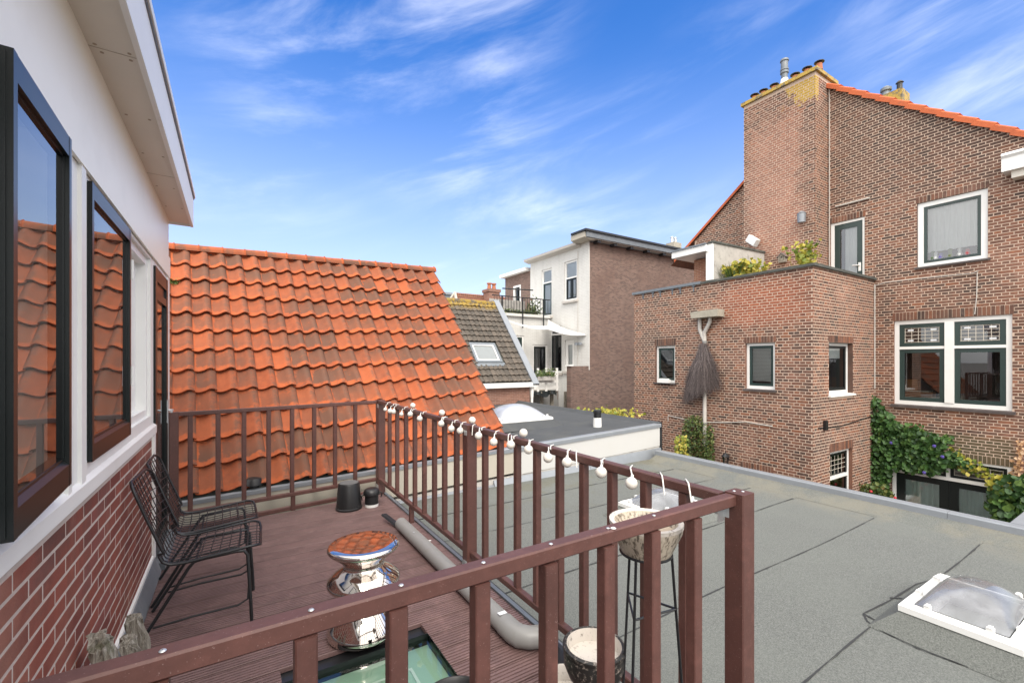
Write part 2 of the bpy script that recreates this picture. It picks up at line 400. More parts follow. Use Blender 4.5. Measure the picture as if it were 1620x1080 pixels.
def whitebrick():
    m, nt, b = nmat('white_painted_brick'); N = NT(nt); p = N.pos(); s_ = sepz(N, p)
    cb = N.new('ShaderNodeCombineXYZ'); nt.links.new(N.math('ADD', s_[0], s_[1]), cb.inputs[0]); nt.links.new(s_[2], cb.inputs[1])
    t = N.new('ShaderNodeTexBrick'); nt.links.new(cb.outputs[0], t.inputs['Vector']); t.inputs['Scale'].default_value = 1.0
    t.inputs['Brick Width'].default_value = .22; t.inputs['Row Height'].default_value = .0625; t.inputs['Mortar Size'].default_value = .006
    t.inputs['Color1'].default_value = (.64, .635, .61, 1); t.inputs['Color2'].default_value = (.60, .595, .57, 1); t.inputs['Mortar'].default_value = (.50, .49, .46, 1)
    c = N.mix(N.smooth(N.noise(N.mapping(p, (1.2, 1.2, .35)), 2.2, 6, .7), .48, .72, 0, .35), t.outputs['Color'], (.40, .385, .35))
    nt.links.new(c, b.inputs['Base Color']); b.inputs['Roughness'].default_value = .65
    nt.links.new(N.bump(t.outputs['Fac'], -.5, .01), b.inputs['Normal'])
    return m
M['whitewall'] = whitebrick()
M['brownbrickY'] = brickpaint('brown_side_brick', ST_BROWN, (.31, .235, .20), 0, 1.4)
M['brownbrickX'] = brickpaint('brown_front_brick', ST_BROWN, (.31, .235, .20), 1, 1.4)
M['orangebrick'] = brickpaint('orange_brick', [(0, (.30, .12, .07)), (.5, (.36, .16, .09)), (1, (.40, .18, .1))], (.48, .36, .28), 1, 1.4)
M['redbrickY'] = brickpaint('low_wall_brick', [(0, (.18, .085, .06)), (.5, (.24, .12, .085)), (1, (.27, .14, .1))], (.33, .24, .2), 0, 1.4)

def tilemat(name, c1, c2, stainc, amount, seed_scale=1.0, moss=False):
    m, nt, b = nmat(name); N = NT(nt); o = N.coord('Object')
    r = N.rnd(); off = N.new('ShaderNodeCombineXYZ'); nt.links.new(N.math('MULTIPLY', r, 91), off.inputs[2])
    va = N.new('ShaderNodeVectorMath', operation='ADD'); nt.links.new(o, va.inputs[0]); nt.links.new(off.outputs[0], va.inputs[1]); q = va.outputs[0]
    c = N.mix(N.smooth(r, .1, .9), c1, c2)
    c = N.mix(N.smooth(N.noise(q, 14, 5, .6), .35, .7, 0, .6), c, tuple(x * 1.12 for x in c1))
    s_ = sepz(N, o)
    patch = N.math('MULTIPLY', N.math('MULTIPLY', N.smooth(s_[1], .03, .10), N.smooth(s_[1], .24, .36, 1, .35)), N.smooth(s_[0], .02, .05))
    n1 = N.noise(q, 9, 6, .68, .4)
    mk = N.smooth(N.math('ADD', n1, N.math('MULTIPLY', N.math('SUBTRACT', patch, .5), .28)), .36, .58)
    big = N.noise(N.pos(), .9, 4); mk = N.math('MULTIPLY', mk, N.smooth(big, .25, .62, .35, 1))
    mk = N.math('MULTIPLY', mk, N.smooth(N.math('FRACT', N.math('MULTIPLY', r, 7.3)), 0, .5, .35, 1))
    c = N.mix(N.math('MULTIPLY', mk, amount), c, stainc)
    c = N.mix(N.smooth(N.noise(q, 40, 4, .7), .60, .72, 0, .6), c, (.10, .07, .05))
    c = N.mix(N.math('MULTIPLY', N.smooth(s_[0], .145, .185), N.smooth(N.noise(q, 16, 5, .7), .36, .62, 0, .75)), c, tuple(x * 1.1 for x in stainc))
    if moss:
        wz = sepz(N, N.pos())[2]
        mm = N.math('MULTIPLY', N.smooth(wz, 3.1, 3.38), N.smooth(N.noise(N.pos(), 6, 5, .7), .4, .52))
        c = N.mix(N.math('MULTIPLY', mm, .9), c, N.mix(N.noise(N.pos(), 25, 3), (.26, .14, .02), (.34, .26, .06)))
    nt.links.new(c, b.inputs['Base Color']); b.inputs['Roughness'].default_value = .92; b.inputs['Specular IOR Level'].default_value = .25
    nt.links.new(N.bump(N.noise(q, 90, 4), .6, .004), b.inputs['Normal'])
    return m
M['tile'] = tilemat('orange_clay_tile', (.41, .104, .038), (.31, .080, .034), (.115, .064, .045), .92)
M['vergetile'] = tilemat('red_verge_tile', (.50, .13, .055), (.42, .11, .05), (.22, .11, .075), .4)
M['darktile'] = tilemat('grey_concrete_tile', (.135, .112, .092), (.098, .084, .07), (.06, .055, .048), .6, moss=True)
M['fartile'] = tilemat('far_red_tile', (.30, .12, .07), (.24, .1, .065), (.14, .08, .06), .6)

def feltmat():
    m, nt, b = nmat('grey_roofing_felt'); N = NT(nt); p = N.pos()
    c = N.mix(N.smooth(N.noise(p, 125, 3, .85), .3, .7), (.058, .063, .059), (.178, .185, .172))
    c = N.mix(N.smooth(N.noise(p, .9, 6, .6), .4, .7, 0, .35), c, (.14, .15, .135))
    ed = N.math('MULTIPLY', N.smooth(sepz(N, p)[0], 5.6, 6.3), N.smooth(N.noise(p, 1.6, 6, .65), .38, .6))
    c = N.mix(N.math('MULTIPLY', ed, .45), c, (.21, .19, .14))
    puddle = N.math('MULTIPLY', N.smooth(sepz(N, p)[1], 3.4, 4.9), N.smooth(N.noise(p, 1.9, 6, .7), .5, .62))
    c = N.mix(N.math('MULTIPLY', puddle, .5), c, (.11, .105, .07))
    nt.links.new(c, b.inputs['Base Color']); b.inputs['Roughness'].default_value = .92
    nt.links.new(N.bump(N.noise(p, 300, 2, .7), .6, .004), b.inputs['Normal'])
    return m
M['felt'] = feltmat()
M['darkfelt'] = simple('dark_roofing_felt', (.052, .056, .06), .8, .3, 3, bump=.3, bscale=200, dirt=.5, dirtc=(.095, .095, .085), dscale=1.2)

def glass(name, ior, tint=(.82, .87, .85), rough=.0):
    m, nt, b = nmat(name); N = NT(nt); nt.nodes.remove(b)
    t = N.new('ShaderNodeBsdfTransparent'); t.inputs[0].default_value = (*tint, 1)
    g = N.new('ShaderNodeBsdfGlossy'); g.inputs['Roughness'].default_value = rough; g.inputs[0].default_value = (.96, .97, 1, 1)
    fr = N.new('ShaderNodeFresnel'); fr.inputs[0].default_value = ior
    mx = N.new('ShaderNodeMixShader'); nt.links.new(fr.outputs[0], mx.inputs[0]); nt.links.new(t.outputs[0], mx.inputs[1]); nt.links.new(g.outputs[0], mx.inputs[2])
    nt.links.new(mx.outputs[0], nt.nodes['Material Output'].inputs[0])
    return m
M['glass'] = glass('window_glass', 2.2, (.92, .95, .94))
M['glassnear'] = glass('near_window_glass', 2.7, (.45, .5, .5))
M['glassbal'] = glass('floor_glass', 1.6, (.8, .9, .84))
def domemat(name, solid, c, rough):
    m, nt, b = nmat(name); N = NT(nt)
    t = N.new('ShaderNodeBsdfTransparent'); t.inputs[0].default_value = (.93, .94, .96, 1)
    g = N.new('ShaderNodeBsdfGlossy'); g.inputs['Roughness'].default_value = .04
    fr = N.new('ShaderNodeFresnel'); fr.inputs[0].default_value = 1.5
    haze = N.math('ADD', solid, N.math('MULTIPLY', N.smooth(N.noise(N.pos(), 5, 5, .6), .4, .75), .18), True)
    mx = N.new('ShaderNodeMixShader'); nt.links.new(haze, mx.inputs[0])
    nt.links.new(t.outputs[0], mx.inputs[1]); nt.links.new(b.outputs[0], mx.inputs[2])
    m2 = N.new('ShaderNodeMixShader'); nt.links.new(fr.outputs[0], m2.inputs[0]); nt.links.new(mx.outputs[0], m2.inputs[1]); nt.links.new(g.outputs[0], m2.inputs[2])
    nt.links.new(m2.outputs[0], nt.nodes['Material Output'].inputs[0])
    b.inputs['Base Color'].default_value = (*c, 1); b.inputs['Roughness'].default_value = rough
    return m
M['dome'] = domemat('clear_dome', .22, (.62, .64, .68), .3)
M['domewhite'] = domemat('milky_dome', .85, (.44, .46, .50), .3)
def chrome():
    m, nt, b = nmat('chrome_glaze'); b.inputs['Base Color'].default_value = (.72, .66, .6, 1); b.inputs['Metallic'].default_value = 1; b.inputs['Roughness'].default_value = .06
    N = NT(nt); nt.links.new(N.bump(N.noise(N.pos(), 6, 1), .03, .01), b.inputs['Normal'])
    return m
M['chrome'] = chrome()
def emptyroomglow(): pass
def leafmat(name, stops, tr=.25):
    m, nt, b = nmat(name); N = NT(nt); r = N.rnd()
    c = N.ramp(r, stops); c = N.mix(N.smooth(N.noise(N.pos(), 30, 3), .35, .7, 0, .4), c, tuple(x * .5 for x in stops[0][1]))
    nt.links.new(c, b.inputs['Base Color']); b.inputs['Roughness'].default_value = .55
    t = N.new('ShaderNodeBsdfTranslucent'); nt.links.new(c, t.inputs[0])
    mx = N.new('ShaderNodeMixShader'); mx.inputs[0].default_value = tr
    nt.links.new(b.outputs[0], mx.inputs[1]); nt.links.new(t.outputs[0], mx.inputs[2]); nt.links.new(mx.outputs[0], nt.nodes['Material Output'].inputs[0])
    return m
M['ivy'] = leafmat('vine_leaf', [(0, (.022, .065, .016)), (.5, (.055, .135, .03)), (.85, (.10, .20, .042)), (1, (.18, .28, .06))])
M['yellowleaf'] = leafmat('yellow_leaf', [(0, (.12, .2, .03)), (.35, (.4, .38, .05)), (.8, (.55, .46, .07)), (1, (.62, .5, .12))], .3)
M['autumn'] = leafmat('autumn_leaf', [(0, (.45, .26, .10)), (.5, (.62, .36, .20)), (1, (.75, .55, .36))], .3)
M['conifer'] = leafmat('climber_leaf', [(0, (.035, .07, .014)), (.6, (.085, .14, .028)), (.9, (.17, .2, .045)), (1, (.24, .12, .05))])
M['moss'] = leafmat('moss', [(0, (.05, .09, .015)), (1, (.14, .2, .03))])
M['twig'] = leafmat('dry_twigs', [(0, (.05, .038, .036)), (.4, (.13, .10, .095)), (.8, (.2, .16, .15)), (1, (.3, .25, .23))], .05)
M['stem'] = simple('vine_stem', (.12, .08, .05), .9, .3, 12)
M['flower'] = simple('blue_flower', (.12, .09, .4), .6, .2, 30)
M['redflower'] = simple('red_flower', (.5, .04, .05), .6, .2, 30)
def potmat(name, a, b_, mk, st=(1, 1, 1), sc=38):
    m, nt, b = nmat(name); N = NT(nt); p = N.mapping(N.pos(), st)
    c = N.mix(N.smooth(N.noise(p, sc, 6, .7), mk, mk + .12), a, b_)
    nt.links.new(c, b.inputs['Base Color']); b.inputs['Roughness'].default_value = .45
    nt.links.new(N.bump(N.noise(p, 90, 4), .4, .003), b.inputs['Normal'])
    return m
M['barkpot'] = potmat('bark_textured_ceramic', (.10, .08, .06), (.46, .40, .32), .40, (1, 1, .16), 85)
M['paleglaze'] = potmat('pale_speckled_glaze', (.22, .19, .16), (.60, .55, .49), .33)
M['darkglaze'] = potmat('dark_mottled_glaze', (.018, .017, .016), (.26, .22, .19), .53, sc=60)
M['soil'] = simple('dry_soil', (.36, .29, .22), .95, .2, 40, bump=.5, bscale=120)
# ================================================================== THE SETTING
GZ = -3.3
o = MB().add([(-1500, -1500, GZ), (1500, -1500, GZ), (1500, 1500, GZ), (-1500, 1500, GZ)], [(0, 1, 2, 3)]).build('ground', M['ground'], kind='structure')

# ---- brickwork: every brick is real; the largest in view become objects, the rest one joined part
CRS, BL, BH, JT = .0625, .21, .050, .0125
def lay(rec, m, a0, a1, b0, b1, holes=(), limit=None, phase=0.0, cross=True, ident=0):
    n = int((b1 - b0) / CRS)
    for i in range(n):
        z0 = b0 + i * CRS; z1 = z0 + BH
        lo, hi = (a0, a1) if limit is None else limit(z0, z1)
        lo, hi = max(lo, a0), min(hi, a1)
        if hi - lo < .05: continue
        iv = [(lo, hi)]
        for h0, h1, g0, g1 in holes:
            if g0 < z1 - .006 and g1 > z0 + .006:
                nv = []
                for p, q in iv:
                    if h0 > p: nv.append((p, min(q, h0)))
                    if h1 < q: nv.append((max(p, h1), q))
                iv = [(p, q) for p, q in nv if q - p > .02]
        header = cross and i % 2 == 1
        step = (BL + JT) / 2 if header else BL + JT
        ph = phase + (0 if not header else (BL + JT) / 4) + ((BL + JT) / 2 if (i // 2) % 2 and not header else 0)
        if not cross: ph = phase + (i % 2) * step / 2
        for p, q in iv:
            k = math.floor((p - ph) / step)
            while True:
                s0 = ph + k * step; e0 = s0 + step - JT; k += 1
                if s0 >= q: break
                s1, e1 = max(s0, p), min(e0, q)
                if e1 - s1 < .025: continue
                full = (e1 - s1) > step - JT - 1e-4
                rec.append((m, s1, e1, z0, z1, full, header, ident))
def emit(rec, parent, mat, nobj, name='brick', proud=.0032, visible=True):
    sc = []
    for i, r_ in enumerate(rec):
        if not r_[5]: continue
        p = r_[0]((r_[1] + r_[2]) / 2, (r_[3] + r_[4]) / 2, 0)
        u, v, z = proj(p)
        if z < .3 or not (5 < u < 1615 and 5 < v < 1075): continue
        a, b = proj(r_[0](r_[1], r_[3], 0)), proj(r_[0](r_[2], r_[4], 0))
        sc.append((abs(a[0] - b[0]) * abs(r_[3] - r_[4]) / z, i))
    sc.sort(reverse=True); chosen = set(i for _, i in sc[:nobj])
    cache = {}; mb = MB(); cnt = 0
    for i, (m, a0, a1, z0, z1, full, hd, ident) in enumerate(rec):
        if i in chosen:
            key = (ident, hd)
            if key not in cache:
                o0 = Vector(m(0, 0, 0)); lm = lambda a, b, d, m=m, o0=o0: tuple(Vector(m(a, b, d)) - o0)
                t = MB(); c = min(.003, proud * .8); L = a1 - a0
                t.add([lm(0, 0, -.03), lm(L, 0, -.03), lm(L, BH, -.03), lm(0, BH, -.03), lm(0, 0, proud - c), lm(L, 0, proud - c), lm(L, BH, proud - c), lm(0, BH, proud - c),
                       lm(c, c, proud), lm(L - c, c, proud), lm(L - c, BH - c, proud), lm(c, BH - c, proud)],
                      [(0, 1, 5, 4), (1, 2, 6, 5), (2, 3, 7, 6), (3, 0, 4, 7), (4, 5, 9, 8), (5, 6, 10, 9), (6, 7, 11, 10), (7, 4, 8, 11), (8, 9, 10, 11), (3, 2, 1, 0)])
                cache[key] = t.mesh(name, mat)
            link(name, cache[key], parent, loc=Vector(m(a0, z0, rng.uniform(-.3, .3) * proud)))
            cnt += 1
        else:
            d = proud * rng.uniform(.6, 1.35); c = min(.0025, proud * .8)
            mb.add([m(a0, z0, -.004), m(a1, z0, -.004), m(a1, z1, -.004), m(a0, z1, -.004),
                    m(a0 + c, z0 + c, d), m(a1 - c, z0 + c, d), m(a1 - c, z1 - c, d), m(a0 + c, z1 - c, d)],
                   [(0, 1, 5, 4), (1, 2, 6, 5), (2, 3, 7, 6), (3, 0, 4, 7), (4, 5, 6, 7)], rng.random())
    if mb.f: mb.build('brickwork', mat, parent, att=True, normals=False, kind='stuff')
    return cnt
def panel_with_holes(mb, m, a0, a1, b0, b1, holes, d=0.0, reveal=.14):
    A = sorted({a0, a1, *[x for h in holes for x in h[:2] if a0 < x < a1]}); B = sorted({b0, b1, *[x for h in holes for x in h[2:] if b0 < x < b1]})
    for i in range(len(A) - 1):
        for j in range(len(B) - 1):
            ca, cb = (A[i] + A[i + 1]) / 2, (B[j] + B[j + 1]) / 2
            if any(h[0] < ca < h[1] and h[2] < cb < h[3] for h in holes): continue
            mb.add([m(A[i], B[j], d), m(A[i + 1], B[j], d), m(A[i + 1], B[j + 1], d), m(A[i], B[j + 1], d)], [(0, 1, 2, 3)])
def reveals(mb, m, holes, dep=.14):
    for h0, h1, g0, g1 in holes:
        for q in ([(h0, g0), (h0, g1)], [(h1, g0), (h1, g1)], [(h0, g1), (h1, g1)], [(h0, g0), (h1, g0)]):
            mb.add([m(q[0][0], q[0][1], .003), m(q[1][0], q[1][1], .003), m(q[1][0], q[1][1], -dep), m(q[0][0], q[0][1], -dep)], [(0, 1, 2, 3)])
def ltop(g, base=-2.0625): return base + CRS * math.ceil((g + .15 - base) / CRS)
def room(m, h, parent, depth=1.6, mat='interior', e=.3):
    h0, h1, g0, g1 = h; t = MB(); D0 = -.16
    A0, A1, B0, B1 = h0 - e, h1 + e, g0 - .05, g1 + .05
    P = lambda a, b, d: m(a, b, d)
    t.add([P(A0, B0, D0), P(A1, B0, D0), P(A1, B1, D0), P(A0, B1, D0), P(A0, B0, -depth), P(A1, B0, -depth), P(A1, B1, -depth), P(A0, B1, -depth)],
          [(0, 1, 5, 4), (1, 2, 6, 5), (2, 3, 7, 6), (3, 0, 4, 7), (4, 5, 6, 7)])
    return t.build('room', M[mat], parent, normals=False)
def soldier(m, h0, h1, g, parent, mat, hgt=.17, w=.05):
    hgt = ltop(g) - JT - g
    t = MB(); a = h0
    n = max(2, round((h1 - h0) / (w + JT))); st = (h1 - h0 + JT) / n
    for i in range(n):
        a = h0 + i * st; d = .0075 + rng.uniform(-.002, .002)
        t.lbox(m, a, a + st - JT, g + .006, g + hgt, -.01, d, rng.random())
    return t.build('lintel', mat, parent, att=True)

# ================================================================== OWN HOUSE (left)
XW = -.5
mw = mapX(XW, 1)
HG, SW = 2.04, R(2.6)          # the first sash hangs ajar on hinges at its far edge
def mw_open(a, b, d): return (XW + .012 + (HG - a) * math.sin(SW) + d * math.cos(SW), HG - (HG - a) * math.cos(SW) + d * math.sin(SW), b - .02 * (HG - a))
house = thing('house', (XW, 3.0, 0), 'brick house with white timber wall, black window sashes and white overhanging eave', 'house')
HY0, HY1 = .2, 5.06
BR1 = 4.12
# lower brickwork
wall = MB(); wall.lbox(mw, HY0, BR1, -.25, 1.03, -.12, 0); wo_ = wall.build('brick_wall', M['mortarleft'], house)
rec = []; lay(rec, mw, HY0, BR1 - .03, .13, 1.02, phase=.05, cross=False)
emit(rec, wo_, M['brickleft'], 300, proud=.0012)
body = MB().box(-3.6, XW - .125, HY0, HY1 - .02, -.25, 2.9)
# hollow is not needed: rooms sit in front of a dark back wall
# timber frame with openings
w1 = (1.49, 2.04, 1.15, 2.30); w2 = (2.43, 3.235, 1.15, 2.29); w3 = (3.33, 4.06, 1.17, 2.29)
fr = MB()
ZS, ZT = 1.03, 2.33
for a0, a1 in ((HY0, .65), (1.33, w1[0] + .03), (w1[1] - .03, w2[0] + .03), (w2[1] - .03, w3[0]), (w3[1], BR1 + .06)):
    fr.lbox(mw, a0, a1, ZS + .055, ZT, -.12, .0)
fr.lbox(mw, 2.14, 2.18, ZS + .06, ZT, .0, .012); fr.lbox(mw, 2.30, 2.36, ZS + .06, ZT, .0, .012)
for w in ((.65, 1.33, 1.15, 2.30), w1, w2, w3): fr.lbox(mw, w[0], w[1], ZS + .055, w[2] - (.0 if w is w3 else -.03), -.12, -.001); fr.lbox(mw, w[0], w[1], w[3], ZT, -.12, -.001)
fr.build('window_frame', M['white'], house)
sl_ = MB().prism([(-.02, 1.025), (.014, 1.025), (.018, 1.03), (.018, 1.085), (.0, 1.10), (-.02, 1.10)], lambda a, b, d: (XW + a, d, b), HY0, BR1 + .08)
sl_.build('sill_board', M['white'], house)
up = MB().lbox(mw, HY0, HY1, ZT, 2.86, -.12, .004); up.lbox(mw, HY0, HY1, ZT - .02, ZT + .16, .004, .016)
up.build('upper_cladding', M['cream'], house)
for k, (w, f_, m) in enumerate((((.62, 1.36, 1.15, 2.30), .016, mw), (w1, .03, mw_open), (w2, .016, mw))):
    a0, a1, b0, b1 = w; sw = .028
    s_ = MB()
    s_.lbox(m, a0, a0 + sw, b0, b1, -.02, f_); s_.lbox(m, a1 - sw, a1, b0, b1, -.02, f_)
    s_.lbox(m, a0 + sw, a1 - sw, b1 - .065, b1, -.02, f_ - .001)
    s_.lbox(m, a0 - .006, a0, b0 + .01, b1 - .01, -.012, f_ - .012)
    s_.frame(m, a0 + sw, a1 - sw, b0 + .085, b1 - .065, .008, -.02, f_ - .012)
    so_ = s_.build('window_sash', M['black'], house)
    MB().prism([(-.02, b0), (f_ - .001, b0), (f_ - .001, b0 + .07), (f_ - .018, b0 + .085), (-.02, b0 + .085)], lambda d, b, a, m=m: m(a, b, d), a0 + sw, a1 - sw).build('bottom_rail', M['black'], so_)
    MB().pane(m, a0 + sw, a1 - sw, b0 + .088, b1 - .068, f_ - .016).build('pane', M['glassnear'], so_, normals=False)
    for zz in (1.42, 2.02): MB().tube([mw(a1 + .02, zz, .016), mw(a1 + .02, zz + .11, .016)], .009, 8).build('hinge', M['white'], so_, smooth=40)
# a plain board beside the nearest sash
MB().lbox(mw, HY0 + .1, .60, 1.1, 2.3, -.02, -.01).build('blind_panel', M['white'], house)
# white fixed pane with recess
MB().lbox(mw, w3[0] + .01, w3[1] - .01, w3[2], w3[3], -.09, -.075).build('blind_panel', M['white'], house)
t = MB(); t.frame(mw, w3[0], w3[1], w3[2], w3[3], .05, -.12, -.02); t.build('panel_frame', M['white'], house)
# door
DY0, DY1 = BR1 + .08, 4.93
t = MB(); t.lbox(mw, BR1 - .01, BR1 + .06, .1, ZS + .02, -.1, .015); t.lbox(mw, DY1, HY1, 0, ZT, -.12, .01); t.lbox(mw, DY0 - .02, DY1, ZT - .06, ZT, -.12, .002)
t.build('door_frame', M['white'], house)
t = MB(); t.frame(mw, DY0, DY1, .05, 2.27, .085, -.03, .012, wb=.14, wt=.1); t.lbox(mw, DY0 + .085, DY1 - .085, 2.03, 2.09, -.03, .01)
dr = t.build('door', M['black'], house)
MB().pane(mw, DY0 + .08, DY1 - .08, .18, 2.04, -.006).build('pane', M['glassnear'], dr, normals=False)
t = MB(); t.lbox(mw, DY0 + .09, DY1 - .09, 2.09, 2.17, -.03, -.005); t.build('transom_board', M['brownpaint'], dr)
t = MB(); t.tube([mw(DY1 - .05, 1.13, .012), mw(DY1 - .05, 1.13, .05), mw(DY1 - .2, 1.13, .055)], .009, 8); t.lbox(mw, DY1 - .07, DY1 - .03, 1.02, 1.22, .012, .02)
t.build('handle', M['galv'], dr, smooth=40)
MB().box(-1.6, -1.58, HY0, HY1 - .05, -.2, 2.8).build('back_wall', M['interior'], house)
MB().box(-1.58, XW - .13, HY0, HY1 - .05, 2.5, 2.55).build('ceiling', M['interior'], house)
MB().box(-1.58, XW - .13, HY1 - .06, HY1 - .02, -.2, 2.86).build('end_wall', M['cream'], house)
# eave: soffit and fascia
FX = -.335; Z0, Z1 = 2.83, 3.10; EY1 = 5.13
s_ = MB().box(XW - .02, FX - .004, -.6, EY1 - .004, Z0 + .004, Z0 + .03); sf = s_.build('soffit', M['soffit'], house)
sc_ = MB()
for yy in (1.2, 1.36, 1.42, 1.9, 2.4, 2.45, 3.0, 3.5, 4.1, 4.6):
    for xx in (-.465, -.37):
        sc_.lathe([(.0001, 0), (.007, 0), (.007, .003)], (xx + rng.uniform(-.008, .008), yy, Z0 + .0025), 8)
for yy in (1.39, 2.42, 3.85): sc_.box(XW, FX - .01, yy, yy + .002, Z0 + .0025, Z0 + .0045)
sc_.build('screw_head', M['soil'], sf, kind='stuff')
MB().box(FX - .004, FX + .018, -.6, EY1, Z0 - .012, Z1).build('fascia', M['white'], house)
t = MB().box(FX - .3, FX + .03, -.6, EY1 + .02, Z1 + .012, Z1 + .03); t.box(FX + .018, FX + .024, -.6, EY1 + .01, Z1 - .02, Z1 + .012)
t.build('roof_trim', M['zincdark'], house)
MB().box(FX + .0245, FX + .032, -.6, EY1 + .02, Z1 - .005, Z1 + .035).build('edge_trim', M['white'], house)
MB().box(-3.8, FX - .01, -.6, EY1, Z1 + .001, Z1 + .011).build('roof', M['darkfelt'], house)
MB().box(XW - .1, FX - .006, EY1 - .02, EY1 - .0005, Z0 - .01, Z1).build('eave_end', M['white'], house)
# lead flashing along the base
t = MB().prism([(.001, -.02), (.05, .0), (.052, .02), (.018, .125), (.001, .135)], lambda a, b, d: (XW + a, d, b), HY0, BR1 + .02)
t.build('flashing', M['zincdark'], house)
t = MB().prism([(.0005, .12), (.014, .12), (.014, .15), (.0005, .155)], lambda a, b, d: (XW + a, d, b), HY0, BR1 - .02); t.build('skirting', M['white'], house)
t = MB().box(XW - .1, XW + .07, BR1 + .06, DY1 + .1, 0.004, .06); t.build('threshold', M['zincdark'], house)

# ================================================================== ROOF DECK
DX0, DX1, DKY0, DKY1 = XW + .05, 1.50, .80, 5.12
SK = (.20, .945, 1.72, 2.41)            # opening with a glass floor light
deck = MB().box(DX0, DX1 - .01, DKY0, SK[2] - .02, -.19, -.03).box(DX0, DX1 - .01, SK[3] + .02, DKY1 - .02, -.19, -.03).box(DX0, SK[0] - .02, SK[2] - .02, SK[3] + .02, -.19, -.031).box(SK[1] + .02, DX1 - .01, SK[2] - .02, SK[3] + .02, -.19, -.031).build('deck', M['blackmetal'], kind='structure')
def board(x0, x1, y0, y1, yoff, xa):
    # grooved profile along Y, extruded along X
    n = 6; g = .008; dep = .007; w = y1 - y0; pr = [(0, -.025), (w, -.025), (w, -.002), (w - .002, 0)]
    for i in range(n - 1, -1, -1):
        c = w * (i + .5) / n
        pr += [(c + g / 2, 0), (c + g / 2 - .001, -dep), (c - g / 2 + .001, -dep), (c - g / 2, 0)]
    pr += [(.002, 0), (0, -.002)]
    return MB().prism(pr, lambda a, b, d: (d, a, b), x0, x1)
BW = .144; y = DKY0; cache = {}
while y < DKY1 - .02:
    y1 = min(y + BW - .011, DKY1)
    segs = [(DX0, DX1)]
    if y < SK[3] and y1 > SK[2]: segs = [(DX0, SK[0]), (SK[1], DX1)]
    for a, b in segs:
        key = (a, b, round(y1 - y, 4))
        if key not in cache: cache[key] = board(a, b, 0, y1 - y, 0, 0).mesh('deck_board', M['deck'])
        link('deck_board', cache[key], deck, loc=(0, y, rng.uniform(-.001, .001)))
    y += BW
# tapering last boards follow the skewed far edge
t = MB().add([(DX0, DKY1 - .02, -.003), (DX1, DKY1 - .02, -.003), (DX1, 5.25, -.003), (DX0, 5.0, -.003), (DX0, DKY1 - .02, -.03), (DX1, DKY1 - .02, -.03), (DX1, 5.25, -.03), (DX0, 5.0, -.03)],
             [(0, 1, 2, 3), (4, 7, 6, 5), (0, 4, 5, 1), (1, 5, 6, 2), (2, 6, 7, 3), (3, 7, 4, 0)])
t.build('deck_board', M['deck'], deck)
MB().box(DX1 + .002, DX1 + .03, DKY0, 5.22, -.2, .012).build('edge_strip', M['zincdark'], deck)
MB().prism([(DX1 + .032, -.19), (DX1 + .12, -.19), (DX1 + .10, -.05), (DX1 + .032, -.03)], lambda a, b, d: (a, d, b), DKY0 - .8, 5.28).build('edge_upstand', M['bitumen'], deck)

# floor light
fl = thing('floor_skylight', (SK[0], SK[2], -.15), 'glass floor light set into the brown deck with a black sunken rim', 'skylight')
t = MB()
t.box(SK[0] - .012, SK[0], SK[2], SK[3], -.17, -.002); t.box(SK[1], SK[1] + .004, SK[2], SK[3], -.17, -.002)
t.box(SK[0], SK[1], SK[3], SK[3] + .004, -.17, -.002); t.box(SK[0], SK[1], SK[2] - .012, SK[2], -.17, -.002)
t.build('rim', M['black'], fl)
MB().pane(lambda a, b, d: (a, b, d), SK[0] + .0005, SK[1] - .0005, SK[2] + .0005, SK[3] - .0005, -.024).build('pane', M['glassbal'], fl, normals=False)
m_, nt_, b_ = nmat('pale_green_shaft'); b_.inputs['Base Color'].default_value = (.42, .54, .45, 1); b_.inputs['Roughness'].default_value = .7
MB().box(SK[0] + .001, SK[1] - .001, SK[2] + .001, SK[3] - .001, -.075, -.066).build('shaft_lining', m_, fl)
t = MB(); t.box(SK[1] - .16, SK[1] - .145, SK[2] + .001, SK[3] - .16, -.0655, -.06); t.box(SK[0] + .06, SK[1] - .145, SK[3] - .16, SK[3] - .145, -.0655, -.06)
t.build('glazing_bead', M['whiteplastic'], fl)

